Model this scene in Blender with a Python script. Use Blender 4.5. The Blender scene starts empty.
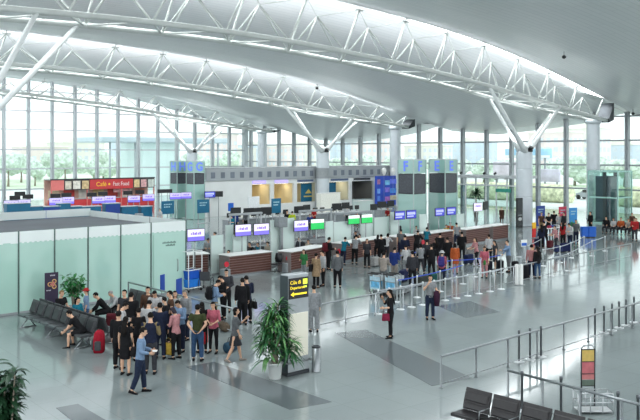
import bpy, math, random
from math import sin, cos, pi, radians as R
from mathutils import Vector, Matrix, noise
random.seed(7)
sc = bpy.context.scene
col = sc.collection
# ---------------------------------------------------------------- camera frame
CAMH, FPX, HY = 6.3, 812.0, 154.0
CA, SA = .678, .735                      # forward = (CA, SA); right = (SA, -CA)
def at(px, py, z=0.0):                   # ground point seen at a photo pixel
    Y = (CAMH - z) * FPX / (py - HY); X = (px - 320) / FPX * Y
    return Vector((CA*Y + SA*X, SA*Y - CA*X, z))
def on_v(px, v):                         # u where the sight line of a column px meets v = const
    r = (px - 320) / FPX
    Y = v / (SA - CA*r); return Y*(CA + SA*r)
def on_u(px, u):
    r = (px - 320) / FPX
    Y = u / (CA + SA*r); return Y*(SA - CA*r)
def depth(p): return CA*p[0] + SA*p[1]
def zat(py, p): return CAMH + (HY - py)/FPX*depth(p)
def on_line(px, o, e):                   # parameter s along o + s*e (2D) at image column px
    r = (px - 320)/FPX
    a = (SA*o[0] - CA*o[1]) - r*(CA*o[0] + SA*o[1])
    b = (SA*e[0] - CA*e[1]) - r*(CA*e[0] + SA*e[1])
    return -a/b
YAW0 = math.atan2(-CA, SA)
# ---------------------------------------------------------------- materials
def lin(c):
    return tuple(((x/255.)/12.92 if x/255. <= .04045 else ((x/255.+.055)/1.055)**2.4) for x in c) + (1.0,)
MATS = {}
def mat(name, rgb, rough=.5, metal=0., vary=.06, scale=9., spec=.5, emit=0., alpha=1., trans=0.):
    if name in MATS: return MATS[name]
    m = bpy.data.materials.new(name); m.use_nodes = True
    nt = m.node_tree; b = nt.nodes['Principled BSDF']
    c = lin(rgb)
    b.inputs['Roughness'].default_value = rough; b.inputs['Metallic'].default_value = metal
    b.inputs['Specular IOR Level'].default_value = spec
    if vary > 0:
        tc = nt.nodes.new('ShaderNodeTexCoord'); n = nt.nodes.new('ShaderNodeTexNoise'); n.inputs['Scale'].default_value = scale
        n.inputs['Detail'].default_value = 3
        nt.links.new(tc.outputs['Object'], n.inputs['Vector'])
        r = nt.nodes.new('ShaderNodeValToRGB')
        lo = tuple(max(0, x*(1-vary*1.6)) for x in c[:3]) + (1,); hi = tuple(min(1, x*(1+vary*1.6)) for x in c[:3]) + (1,)
        r.color_ramp.elements[0].color = lo; r.color_ramp.elements[1].color = hi
        r.color_ramp.elements[0].position = .3; r.color_ramp.elements[1].position = .7
        nt.links.new(n.outputs['Fac'], r.inputs['Fac']); nt.links.new(r.outputs['Color'], b.inputs['Base Color'])
    else:
        b.inputs['Base Color'].default_value = c
    if emit > 0:
        b.inputs['Emission Color'].default_value = c; b.inputs['Emission Strength'].default_value = emit
    MATS[name] = m
    return m
def cloth(rgb):
    return mat('cloth_%02x%02x%02x' % tuple(rgb), tuple(int(x*.76) for x in rgb), .85, 0, .12, 14., .2)
def glassmat(name, tint, gloss=.08, rough=.02):
    m = bpy.data.materials.new(name); m.use_nodes = True; nt = m.node_tree; nt.nodes.clear()
    o = nt.nodes.new('ShaderNodeOutputMaterial'); t = nt.nodes.new('ShaderNodeBsdfTransparent'); g = nt.nodes.new('ShaderNodeBsdfGlossy')
    mx = nt.nodes.new('ShaderNodeMixShader'); lw = nt.nodes.new('ShaderNodeLayerWeight'); lw.inputs['Blend'].default_value = .15
    mm = nt.nodes.new('ShaderNodeMath'); mm.operation = 'MULTIPLY_ADD'; mm.inputs[1].default_value = .5; mm.inputs[2].default_value = gloss
    nt.links.new(lw.outputs['Facing'], mm.inputs[0])
    t.inputs['Color'].default_value = lin(tint); g.inputs['Roughness'].default_value = rough
    nt.links.new(mm.outputs[0], mx.inputs['Fac']); nt.links.new(t.outputs[0], mx.inputs[1]); nt.links.new(g.outputs[0], mx.inputs[2])
    nt.links.new(mx.outputs[0], o.inputs['Surface'])
    return m
def frostmat(name, rgb, see=.15, gloss=.08, rough=.12, transl=.45):
    # frosted / tinted glass: part diffuse, part translucent, a little see-through, a soft reflection
    m = bpy.data.materials.new(name); m.use_nodes = True; nt = m.node_tree; nt.nodes.clear()
    N = nt.nodes.new; L = nt.links.new
    o = N('ShaderNodeOutputMaterial'); d = N('ShaderNodeBsdfDiffuse'); tl = N('ShaderNodeBsdfTranslucent'); tr = N('ShaderNodeBsdfTransparent'); g = N('ShaderNodeBsdfGlossy')
    tc = N('ShaderNodeTexCoord'); nz = N('ShaderNodeTexNoise'); nz.inputs['Scale'].default_value = .8
    L(tc.outputs['Object'], nz.inputs['Vector'])
    rp = N('ShaderNodeValToRGB'); c = lin(rgb)
    rp.color_ramp.elements[0].color = tuple(x*.92 for x in c[:3])+(1,); rp.color_ramp.elements[1].color = tuple(min(1, x*1.06) for x in c[:3])+(1,)
    L(nz.outputs['Fac'], rp.inputs['Fac']); L(rp.outputs['Color'], d.inputs['Color']); L(rp.outputs['Color'], tl.inputs['Color'])
    tr.inputs['Color'].default_value = tuple(min(1, x**.5) for x in c[:3])+(1,); g.inputs['Roughness'].default_value = rough
    a = N('ShaderNodeMixShader'); a.inputs['Fac'].default_value = transl; L(d.outputs[0], a.inputs[1]); L(tl.outputs[0], a.inputs[2])
    b = N('ShaderNodeMixShader'); b.inputs['Fac'].default_value = see; L(a.outputs[0], b.inputs[1]); L(tr.outputs[0], b.inputs[2])
    e = N('ShaderNodeMixShader'); e.inputs['Fac'].default_value = gloss; L(b.outputs[0], e.inputs[1]); L(g.outputs[0], e.inputs[2])
    L(e.outputs[0], o.inputs['Surface'])
    return m
# ---------------------------------------------------------------- mesh builder
def frame(d):
    d = Vector(d).normalized(); h = Vector((0, 0, 1)) if abs(d.z) < .95 else Vector((1, 0, 0))
    a = h.cross(d).normalized(); b = d.cross(a).normalized(); return a, b, d
class MB:
    def __init__(s): s.v = []; s.f = []; s.m = []; s.s = []
    def face(s, idx, m=0, sm=False): s.f.append(tuple(idx)); s.m.append(m); s.s.append(sm)
    def quad(s, a, b, c, d, m=0):
        n = len(s.v); s.v += [Vector(a), Vector(b), Vector(c), Vector(d)]; s.face((n, n+1, n+2, n+3), m); return s
    def poly(s, pts, m=0):
        n = len(s.v); s.v += [Vector(p) for p in pts]; s.face(range(n, n+len(pts)), m); return s
    def box(s, x0, x1, y0, y1, z0, z1, m=0, b=0., M=None):
        x0, x1 = sorted((x0, x1)); y0, y1 = sorted((y0, y1)); z0, z1 = sorted((z0, z1))
        b = min(b, (x1-x0)*.45, (y1-y0)*.45, (z1-z0)*.45)
        n = len(s.v)
        if b <= 0:
            pts = [(x, y, z) for z in (z0, z1) for y in (y0, y1) for x in (x0, x1)]
            fs = [(0, 2, 3, 1), (4, 5, 7, 6), (0, 1, 5, 4), (2, 6, 7, 3), (0, 4, 6, 2), (1, 3, 7, 5)]
        else:
            pts = []; ix = {}
            for sx in (0, 1):
                for sy in (0, 1):
                    for sz in (0, 1):
                        for ax in range(3):
                            p = [(x0, x1)[sx], (y0, y1)[sy], (z0, z1)[sz]]
                            sg = (sx, sy, sz)
                            for k in range(3):
                                if k != ax: p[k] += b if sg[k] == 0 else -b
                            ix[(sx, sy, sz, ax)] = len(pts); pts.append(tuple(p))
            fs = []
            for ax in range(3):
                o = [k for k in range(3) if k != ax]
                for sd in (0, 1):
                    q = []
                    for (i, j) in ((0, 0), (1, 0), (1, 1), (0, 1)):
                        k = [0, 0, 0]; k[ax] = sd; k[o[0]] = i; k[o[1]] = j
                        q.append(ix[(k[0], k[1], k[2], ax)])
                    fs.append(tuple(q))
                    for e in (0, 1):      # edge faces between axis ax and o[1] running along o[0]
                        pass
            for ax in range(3):           # edges running along ax
                o = [k for k in range(3) if k != ax]
                for i in (0, 1):
                    for j in (0, 1):
                        def key(t, w):
                            k = [0, 0, 0]; k[ax] = t; k[o[0]] = i; k[o[1]] = j; return ix[(k[0], k[1], k[2], w)]
                        fs.append((key(0, o[0]), key(1, o[0]), key(1, o[1]), key(0, o[1])))
            for sx in (0, 1):
                for sy in (0, 1):
                    for sz in (0, 1): fs.append(tuple(ix[(sx, sy, sz, a)] for a in range(3)))
            ctr = Vector(((x0+x1)/2, (y0+y1)/2, (z0+z1)/2))
            out = []
            for f in fs:
                P = [Vector(pts[i]) for i in f]; nn = (P[1]-P[0]).cross(P[2]-P[0])
                c = sum(P, Vector())/len(P)
                out.append(f if nn.dot(c-ctr) > 0 else tuple(reversed(f)))
            fs = out
        s.v += [(M @ Vector(p)) if M is not None else Vector(p) for p in pts]
        for f in fs: s.face([n+i for i in f], m)
        return s
    def loft(s, rings, m=0, cap=True, closed=True, sm=True):
        n = len(s.v); k = len(rings[0])
        for r in rings: s.v += [Vector(p) for p in r]
        for i in range(len(rings)-1):
            for j in range(k if closed else k-1):
                a = n+i*k+j; b = n+i*k+(j+1) % k; s.face((a, b, b+k, a+k), m, sm)
        if cap and closed:
            s.face(reversed(range(n, n+k)), m); s.face(range(n+(len(rings)-1)*k, n+len(rings)*k), m)
        return s
    def tube(s, pts, rad, n=8, m=0, cap=True):
        pts = [Vector(p) for p in pts]
        if not isinstance(rad, (list, tuple)): rad = [rad]*len(pts)
        rings = []; pa = None
        for i, p in enumerate(pts):
            d = (pts[min(i+1, len(pts)-1)] - pts[max(i-1, 0)])
            if d.length < 1e-9: d = Vector((0, 0, 1))
            d.normalize()
            if pa is None: a, b, _ = frame(d)
            else:
                a = pa - d*pa.dot(d)
                a = a.normalized() if a.length > 1e-6 else frame(d)[0]
                b = d.cross(a)
            pa = a
            rings.append([p + (a*cos(2*pi*j/n) + b*sin(2*pi*j/n))*rad[i] for j in range(n)])
        return s.loft(rings, m, cap)
    def lathe(s, prof, c=(0, 0, 0), n=16, m=0, cap=True):
        c = Vector(c)
        return s.loft([[c + Vector((r*cos(2*pi*j/n), r*sin(2*pi*j/n), z)) for j in range(n)] for r, z in prof], m, cap)
    def ell(s, c, r, m=0, seg=12, rg=8, M=None, fn=None):
        c = Vector(c); rings = []
        for i in range(1, rg):
            t = pi*i/rg
            rings.append([Vector((r[0]*sin(t)*cos(2*pi*j/seg), r[1]*sin(t)*sin(2*pi*j/seg), -r[2]*cos(t))) for j in range(seg)])
        if M is not None: rings = [[M @ p for p in q] for q in rings]
        top = Vector((0, 0, r[2])); bot = -top
        if M is not None: top = M @ top; bot = M @ bot
        n = len(s.v); s.loft([[c+p for p in q] for q in rings], m, False)
        k = len(s.v); s.v += [c+bot, c+top]
        for j in range(seg):
            s.face((n+(j+1) % seg, n+j, k), m, True); a = n+(rg-2)*seg; s.face((a+j, a+(j+1) % seg, k+1), m, True)
        return s
    def mesh(s, name, mats):
        me = bpy.data.meshes.new(name); me.from_pydata([tuple(p) for p in s.v], [], s.f)
        for m in mats: me.materials.append(m)
        me.polygons.foreach_set('material_index', s.m); me.polygons.foreach_set('use_smooth', s.s); me.update()
        return me
    def build(s, name, mats, parent=None, loc=None, rz=0.):
        if not isinstance(mats, (list, tuple)): mats = [mats]
        return place(name, s.mesh(name, mats), parent, loc, rz)
def place(name, me, parent=None, loc=None, rz=0.):
    o = bpy.data.objects.new(name, me); col.objects.link(o)
    if parent is not None: o.parent = parent
    if loc is not None: o.location = loc
    if rz: o.rotation_euler = (0, 0, rz)
    return o
def tag(o, label=None, cat=None, group=None, kind=None):
    if label: o['label'] = label
    if cat: o['category'] = cat
    if group: o['group'] = group
    if kind: o['kind'] = kind
    return o
def empty(name, loc=(0, 0, 0), rz=0.):
    o = bpy.data.objects.new(name, None); col.objects.link(o); o.location = loc; o.rotation_euler = (0, 0, rz); o.empty_display_size = .2
    return o
def copy_tree(o, parent=None):
    c = o.copy(); col.objects.link(c)
    if parent is not None: c.parent = parent
    for ch in list(o.children): copy_tree(ch, c)
    return c
def text(name, body, size, m, parent, loc, rot, align='CENTER', ext=.004, sx=1., bold=0.):
    cu = bpy.data.curves.new('lettering', 'FONT'); cu.body = body; cu.size = size; cu.align_x = align; cu.align_y = 'CENTER'; cu.extrude = ext; cu.offset = bold
    t = bpy.data.objects.new('tmp', cu); col.objects.link(t)
    me = bpy.data.meshes.new_from_object(t.evaluated_get(bpy.context.evaluated_depsgraph_get())); bpy.data.objects.remove(t); bpy.data.curves.remove(cu)
    me.materials.clear(); me.materials.append(m); o = place(name, me, parent, loc); o.rotation_euler = rot; o.scale = (sx, 1, 1)
    return o
ORD = 'first second third fourth fifth sixth seventh eighth ninth tenth eleventh twelfth thirteenth fourteenth fifteenth sixteenth seventeenth eighteenth nineteenth twentieth'.split()
ORD += ['twenty-' + w for w in ORD[:9]] + ['thirtieth']
# ---------------------------------------------------------------- common materials
STEEL = mat('brushed_steel', (150, 155, 158), .32, .85, .05, 20)
DKSTEEL = mat('dark_steel', (70, 74, 78), .4, .7, .05, 20)
WHITESTEEL = mat('white_painted_steel', (226, 230, 230), .4, 0, .03, 6)
WHITE = mat('white_laminate', (235, 236, 234), .35, 0, .02, 5)
GREY = mat('grey_panel', (150, 155, 158), .5, 0, .05, 5)
LGREY = mat('light_grey_panel', (196, 200, 202), .5, 0, .04, 5)
DGREY = mat('dark_grey_plastic', (58, 60, 64), .45, 0, .05, 9)
BLACK = mat('black_plastic', (24, 25, 28), .4, 0, .08, 9)
TEAL = mat('teal_board', (10, 96, 130), .45, 0, .06, 3)
NAVY = mat('navy_board', (25, 60, 140), .45, 0, .06, 3)
BLUE = mat('blue_board', (18, 92, 190), .4, 0, .05, 4)
MULL = mat('mullion_aluminium', (168, 174, 178), .45, .1, .03, 4)
GLASS = glassmat('facade_glass', (236, 246, 244), .03)
CLEAR = glassmat('clear_tinted_glass', (238, 249, 246), .04)
FROST = frostmat('frosted_green_glass', (184, 222, 210), .03, .10, .10, .12)
FROSTW = frostmat('white_frosted_band', (236, 244, 243), .0, .05, .2, .1)
PALEGL = frostmat('pale_frosted_glass', (226, 242, 238), .12, .07, .10, .15)
SMOKE = mat('mid_steel', (112, 116, 120), .35, .7, .05, 20)
LEAF = mat('leaf_green', (40, 92, 52), .45, 0, .3, 5); LEAFD = mat('dark_leaf', (32, 66, 42), .4, 0, .3, 5)
# ================================================================ the setting
UR, VL = 82.0, 107.1                       # right (landside) facade u = UR, left facade v = VL
VT = [14.3, 40.1, 65.9, 91.7]              # truss lines
BASE = [(-30, 12.6), (-10, 15.2), (10, 16.6), (25, 17.0), (31, 16.9), (40.7, 16.5), (46, 16.2), (51, 15.8), (56, 15.2), (61, 14.5), (69.3, 12.9), (76, 11.5), (82, 10.25), (86, 9.4)]
BOT = [(-30, 9), (0, 12.6), (19, 13.4), (25, 13.5), (33, 13.4), (40, 13.0), (51, 12.1), (61, 10.9), (73, 9.75), (77, 9.35)]
def interp(T, u):
    if u <= T[0][0]: return T[0][1]
    for (a, b), (c, d) in zip(T, T[1:]):
        if u <= c: return b + (d-b)*(u-a)/(c-a)
    return T[-1][1]
def smooth_i(T, u): return sum(interp(T, u+k) for k in (-4, -2, 0, 2, 4))/5
PROF = [(0, .2), (2.2, 1.0), (3.5, .8), (5, .5), (7, .2), (10, -.08), (14, -.35), (19, -.55), (21.5, -.25), (24, .05), (25.8, .2)]
def tilt(v): return 0 if v < 40.1 else (-.031*(v-40.1) if v < 91.7 else -1.6+2.2*min(1, (v-91.7)/10))
def zc(u, v):
    t = (v - VT[0]) % 25.8
    return smooth_i(BASE, u) + interp(PROF, t) + tilt(v)
def lip(u, v): return smooth_i(BASE, u) + .2 + tilt(v)
def node_z(u, v): return smooth_i(BASE, u) - .05 + tilt(v)
# floor ------------------------------------------------------------
def floor_mat():
    m = bpy.data.materials.new('polished_terrazzo'); m.use_nodes = True; nt = m.node_tree; b = nt.nodes['Principled BSDF']; N = nt.nodes.new; L = nt.links.new
    tc = N('ShaderNodeTexCoord'); br = N('ShaderNodeTexBrick'); br.offset = 0
    br.inputs['Scale'].default_value = 1; br.inputs['Brick Width'].default_value = 1.2; br.inputs['Row Height'].default_value = 1.2; br.inputs['Mortar Size'].default_value = .009
    br.inputs['Color1'].default_value = lin((140, 150, 150)); br.inputs['Color2'].default_value = lin((137, 147, 148)); br.inputs['Mortar'].default_value = lin((126, 136, 137))
    n = N('ShaderNodeTexNoise'); n.inputs['Scale'].default_value = .35; n.inputs['Detail'].default_value = 6
    n2 = N('ShaderNodeTexNoise'); n2.inputs['Scale'].default_value = 40; n2.inputs['Detail'].default_value = 2
    mp = N('ShaderNodeMapping'); mp.inputs['Rotation'].default_value = (0, 0, R(4))
    L(tc.outputs['Object'], mp.inputs['Vector']); L(mp.outputs['Vector'], br.inputs['Vector']); L(tc.outputs['Object'], n.inputs['Vector']); L(tc.outputs['Object'], n2.inputs['Vector'])
    mx = N('ShaderNodeMix'); mx.data_type = 'RGBA'; mx.blend_type = 'OVERLAY'; mx.inputs['Factor'].default_value = .18
    L(br.outputs['Color'], mx.inputs[6]); L(n.outputs['Fac'], mx.inputs[7])
    m2 = N('ShaderNodeMix'); m2.data_type = 'RGBA'; m2.blend_type = 'OVERLAY'; m2.inputs['Factor'].default_value = .10
    L(mx.outputs[2], m2.inputs[6]); L(n2.outputs['Fac'], m2.inputs[7]); L(m2.outputs[2], b.inputs['Base Color'])
    b.inputs['Roughness'].default_value = .10; b.inputs['Specular IOR Level'].default_value = .6
    return m
FLOOR = floor_mat()
mb = MB(); nf = 16; xs = [-14+(UR+14.3)*i/nf for i in range(nf+1)]; ys = [-14+(VL+14.3)*i/nf for i in range(nf+1)]
mb.v += [Vector((x, y, 0)) for x in xs for y in ys]
for i in range(nf):
    for j in range(nf): mb.face((i*(nf+1)+j, (i+1)*(nf+1)+j, (i+1)*(nf+1)+j+1, i*(nf+1)+j+1))
mb.loft([[(xs[0], ys[0], z), (xs[-1], ys[0], z), (xs[-1], ys[-1], z), (xs[0], ys[-1], z)] for z in (-.3, -.001)], sm=False)
floor = tag(mb.build('floor', FLOOR), kind='structure')
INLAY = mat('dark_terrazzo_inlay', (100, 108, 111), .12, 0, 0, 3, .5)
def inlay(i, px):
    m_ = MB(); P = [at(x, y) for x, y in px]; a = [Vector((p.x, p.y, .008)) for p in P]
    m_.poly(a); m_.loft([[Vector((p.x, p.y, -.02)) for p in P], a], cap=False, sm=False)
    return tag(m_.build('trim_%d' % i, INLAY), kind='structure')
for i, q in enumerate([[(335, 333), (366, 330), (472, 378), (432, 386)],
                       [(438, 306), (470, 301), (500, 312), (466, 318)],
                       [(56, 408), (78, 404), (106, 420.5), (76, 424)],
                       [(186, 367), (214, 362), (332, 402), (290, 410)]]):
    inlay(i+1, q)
# ceiling ------------------------------------------------------------
def ceil_mat():
    m = bpy.data.materials.new('ceiling_panels'); m.use_nodes = True; nt = m.node_tree; b = nt.nodes['Principled BSDF']; N = nt.nodes.new; L = nt.links.new
    tc = N('ShaderNodeTexCoord'); br = N('ShaderNodeTexBrick'); br.offset = .5
    br.inputs['Brick Width'].default_value = 5; br.inputs['Row Height'].default_value = .45; br.inputs['Mortar Size'].default_value = .03; br.inputs['Scale'].default_value = 1
    br.inputs['Color1'].default_value = lin((216, 218, 220)); br.inputs['Color2'].default_value = lin((212, 215, 217)); br.inputs['Mortar'].default_value = lin((200, 203, 206))
    L(tc.outputs['Object'], br.inputs['Vector']); L(br.outputs['Color'], b.inputs['Base Color'])
    b.inputs['Roughness'].default_value = .38; b.inputs['Specular IOR Level'].default_value = .5; b.inputs['Metallic'].default_value = .15
    return m
CEIL = ceil_mat()
mb = MB(); US = [-30+2*i for i in range(58)]; US[-1] = UR+2.5
ts = [2.2, 2.8, 3.5, 4.2, 5, 6, 7, 8.5, 10, 12, 14, 16.5, 19, 20.2, 21.5, 22.7, 24, 25.799]
for bay in range(-1, 4):
    vs = [VT[0]+25.8*bay+t for t in ts]; vs = [v for v in vs if v <= VL+2.2]
    n = len(mb.v)
    for u in US: mb.v += [Vector((u, v, zc(u, v))) for v in vs]
    k = len(vs)
    for i in range(len(US)-1):
        for j in range(k-1): mb.face((n+i*k+j, n+i*k+j+1, n+(i+1)*k+j+1, n+(i+1)*k+j), 0, True)
    n2 = len(mb.v)                                         # outer roof skin, 0.3 m above
    for u in US: mb.v += [Vector((u, v, zc(u, v)+.3)) for v in vs]
    for i in range(len(US)-1):
        for j in range(k-1): mb.face((n2+i*k+j, n2+(i+1)*k+j, n2+(i+1)*k+j+1, n2+i*k+j+1), 0)
    for i in range(len(US)-1):
        for j in (0, k-1): mb.face((n+i*k+j, n+(i+1)*k+j, n2+(i+1)*k+j, n2+i*k+j), 0)
# solid roof edge past the end of the skylights
for vt in VT:
    n = len(mb.v)
    for u in (75.5, 79, UR+2.5): mb.v += [Vector((u, vt, lip(u, vt))), Vector((u, vt+2.2, zc(u, vt+2.2)))]
    for i in range(2): mb.face((n+2*i, n+2*i+1, n+2*i+3, n+2*i+2))
ceiling = tag(mb.build('ceiling', CEIL), kind='structure')
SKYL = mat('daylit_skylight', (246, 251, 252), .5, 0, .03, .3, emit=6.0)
for i, vt in enumerate(VT):
    mb = MB()
    for u in [-30+2.11*i_ for i_ in range(51)]: mb.v += [Vector((u, vt+.02, lip(u, vt)+.04)), Vector((u, vt+2.2, zc(u, vt+2.2)+.04))]
    for k in range(50): mb.face((2*k, 2*k+1, 2*k+3, 2*k+2), 0, True)
    sk = tag(mb.build('window_%d' % (i+3), SKYL), kind='structure')
    fr = MB()
    for k in range(0, 51, 3):
        u = -30+2.11*k; fr.tube([(u, vt+.02, lip(u, vt)), (u, vt+2.2, zc(u, vt+2.2))], .04, 6)
    fr.build('frame', WHITESTEEL, sk)
# facades ------------------------------------------------------------
def facade(name, fixed, is_left, posts, zs, lo, hi):
    root = tag(empty(name, (0, 0, 0)), kind='structure')
    pt = (lambda a, d, z: Vector((a, fixed+d, z))) if is_left else (lambda a, d, z: Vector((fixed+d, a, z)))
    for a in posts:
        m_ = MB(); top = zc(a, fixed) if is_left else zc(fixed, a)
        w = .19
        ring = lambda z: [pt(a-w, -.5, z), pt(a+w, -.5, z), pt(a+w, 0, z), pt(a-w, 0, z)]
        m_.loft([ring(0), ring(top+.05)], sm=False)
        m_.tube([pt(a, -.58, 0), pt(a, -.58, top-.05)], .07, 8)
        m_.build('mullion', MULL, root)
    for z in zs:
        m_ = MB(); r = lambda a: [pt(a, -.14, z-.09), pt(a, -.14, z+.09), pt(a, .02, z+.09), pt(a, .02, z-.09)]
        m_.loft([r(lo), r(hi)], sm=False); m_.build('transom', MULL, root)
    g = MB(); n = 40
    for k in range(n+1):
        a = lo+(hi-lo)*k/n; top = (zc(a, fixed) if is_left else zc(fixed, a))
        g.v += [pt(a, .05, 0), pt(a, .05, top)]
    for k in range(n): g.face((2*k, 2*k+1, 2*k+3, 2*k+2))
    g.build('glass', GLASS, root)
    return root
facade('window_1', VL, True, [41.9-3.33*9 + 3.33*k for k in range(21)], [1.55, 4.3, 6.9, 9.6, 12.1, 14.8], 8, UR)
facade('window_2', UR, False, [40.9-3.575*6 + 3.575*k for k in range(25)], [2.5, 5.1, 7.75, 10.3], 18, VL)
mb = MB(); mb.loft([[(UR-.3+dx, VL-.3+dy, z) for dx, dy in ((-.25, -.25), (.5, -.25), (.5, .5), (-.25, .5))] for z in (0, zc(UR, VL))], sm=False)
tag(mb.build('trim_20', MULL), kind='structure')
# trusses ------------------------------------------------------------
TR = mat('white_truss_paint', (198, 203, 200), .38, 0, .03, 2)
def member(root, name, a, b, r, n=6):
    MB().tube([a, b], r, n).build(name, TR, root)
def truss(vt, label, u0, u1=75.0):
    root = empty('roof_truss', (0, 0, 0)); tag(root, label, 'roof truss', 'arched white roof trusses', 'thing')
    p = 4.9; k0 = math.floor((u0-37.9)/p); us = [37.9+p*k for k in range(k0, 9) if 37.9+p*k < u1]
    def tap(u): return 1.0 if u < 62 else max(.35, 1-(u-62)/20)
    N_ = lambda u: Vector((u, vt-1.5*tap(u), smooth_i(BOT, u)))
    F_ = lambda u: Vector((u, vt+1.5*tap(u), smooth_i(BOT, u)-.05))
    T_ = lambda u: Vector((u, vt, node_z(min(u, 75.5), vt)))
    M_ = lambda u: Vector((u, vt-.2, node_z(min(u, 75.5), vt)*.66 + smooth_i(BOT, u)*.34))
    ch = [u0 + (u1-u0)*i/40 for i in range(41)]
    MB().tube([N_(u) for u in ch], .17, 10).build('bottom_chord', TR, root)
    MB().tube([F_(u) for u in ch], .17, 10).build('bottom_chord', TR, root)
    for i, u in enumerate(us):
        t = u+.58*p; mm = u-.28*p; f = u+.5*p
        if t < u1+.5:
            member(root, 'strut', N_(u), T_(t), .066); member(root, 'strut', F_(min(f, u1)), T_(t), .066)
        member(root, 'strut', N_(u), M_(mm), .066); member(root, 'strut', F_(max(f-p, u0)), M_(mm), .06)
        if mm-.45*p > u0: member(root, 'strut', N_(u-.72*p), M_(mm), .06)
        member(root, 'cross_tie', M_(mm), F_(min(f, u1)), .05); member(root, 'cross_tie', N_(u), F_(min(f, u1)), .06); member(root, 'cross_tie', N_(u), F_(max(f-p, u0)), .06)
        if t < u1:
            member(root, 'tie_rod', M_(mm), T_(t), .028, 5)
            if i: member(root, 'tie_rod', M_(mm), T_(t-p), .028, 5)
            if i: member(root, 'tie_rod', T_(t-p), F_(min(f, u1)), .024, 5)
            member(root, 'tie_rod', M_(mm), F_(min(f, u1)), .03, 5)
            member(root, 'node_plate', T_(t)-Vector((.35, 0, 0)), T_(t)+Vector((.35, 0, 0)), .07, 6); member(root, 'hanger', T_(t), Vector((min(t, 75.5), vt-.1, lip(min(t, 75.5), vt)+.05)), .05, 6)
    e = MB(); z0 = smooth_i(BOT, u1); z1 = node_z(75.5, vt)
    e.loft([[(u1-.15, vt-.8, z0-.2), (u1-.15, vt+.8, z0-.2), (u1-.15, vt+.8, z0+.2), (u1-.15, vt-.8, z0+.2)], [(u1+1.0, vt-.7, z0+.1), (u1+1.0, vt+.7, z0+.1), (u1+1.0, vt+.7, z1-.2), (u1+1.0, vt-.7, z1-.2)]], sm=False)
    e.build('end_bracket', DKSTEEL, root)
    return root
truss(VT[1], 'nearest arched white roof truss, crossing the top of the picture', 5)
truss(VT[2], 'middle arched white roof truss between the nearest and the farthest one', 20)
truss(VT[3], 'farthest arched white roof truss, over the far left glass wall', 22)
# columns ------------------------------------------------------------
COLM = mat('pale_column_panels', (206, 213, 218), .35, .1, .03, 1.2)
def tree_column(u, v, label, band=False):
    root = empty('branching_column', (u, v, 0)); tag(root, label, 'column', 'branching columns', 'thing')
    m_ = MB(); m_.lathe([(.74, 0), (.74, .12), (.71, .14), (.71, .2), (.71, 2.5), (.71, 2.55), (.695, 2.56), (.695, 2.59), (.71, 2.6), (.71, 2.65), (.71, 4.9), (.71, 4.95), (.695, 4.96), (.695, 4.99), (.71, 5.0), (.71, 5.05), (.71, 6.4), (.71, 6.46), (.66, 6.5)], n=28)
    m_.build('shaft', COLM, root)
    c = MB()
    c.lathe([(.3, 6.45), (.5, 6.7), (.45, 6.95), (.2, 7.1)], n=12); c.build('capital', WHITESTEEL, root)
    for du, sd in ((-7.3, -1), (-3.2, 1), (3.4, -1), (7.0, 1)):
        uu = u+du; zt = smooth_i(BOT, uu)
        top = Vector((du, 1.5*sd, zt)); b0 = Vector((du*.04, .3*sd, 6.5))
        d = top-b0
        MB().tube([b0, b0+d*.12, b0+d*.3, top], [.30, .24, .17, .13], 10).build('branch', WHITESTEEL, root)
    up = MB(); up.box(-.3, .3, -.7, -.4, 6.48, 6.66, b=.04); up.tube([(0, -.55, 6.66), (0, -.75, 6.9)], [.17, .2], 10); up.build('uplight', BLACK, root)
    if band:
        bb = MB(); bb.lathe([(.74, 3.6), (.74, 4.75)], n=28, cap=False); bb.build('grey_band', GREY, root)
    return root
tree_column(61.3, 40.1, 'white round column with splayed roof struts beside the tall black display')
tree_column(61.3, 66, 'white round column with splayed roof struts against the office fascia', True)
tree_column(61.3, 91.8, 'white round column with splayed roof struts behind the far glass pylons')
tree_column(13.4, 40.1, 'column whose paired roof struts cross the upper left corner of the picture')
for v, lb in ((40.1, 'plain round column behind the glass lift shaft'), (66, 'plain round column beyond the right end of the offices'), (91.7, 'plain round column at the far corner of the hall')):
    root = empty('round_column', (73.2, v, 0)); tag(root, lb, 'column', 'plain end columns', 'thing')
    MB().lathe([(.66, 0), (.66, .12), (.62, .14), (.62, .2), (.62, 4.6), (.62, 4.7), (.605, 4.71), (.605, 4.74), (.62, 4.75), (.62, 4.85), (.62, 9.15), (.62, 9.2)], n=24).build('shaft', COLM, root)
    MB().lathe([(.62, 9.2), (.8, 9.35), (.8, 9.55), (.5, 9.65)], n=24).build('capital', COLM, root)
# small dark sensors hanging from the ceiling
for px, py, lb in ((564, 51, 'tiny black sensor hanging from the ceiling above the nearest truss, upper right'), (317, 84, 'tiny black sensor hanging from the ceiling between the two nearer trusses'), (633, 109, 'tiny black sensor under the ceiling edge at the far right')):
    r = (px-320)/FPX; Y = 20.
    while Y < 130 and CAMH+(HY-py)/FPX*Y < zc(Y*(CA+SA*r), Y*(SA-CA*r)): Y += .1
    p = Vector((Y*(CA+SA*r), Y*(SA-CA*r), 0)); p.z = zc(p.x, p.y); root = empty('ceiling_sensor', p); tag(root, lb, 'sensor', 'ceiling sensors')
    MB().lathe([(.03, -.35), (.03, .0)], n=8).build('stem', DGREY, root); MB().lathe([(.02, -.62), (.15, -.55), (.17, -.42), (.1, -.34)], n=12).build('head', BLACK, root)
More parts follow.
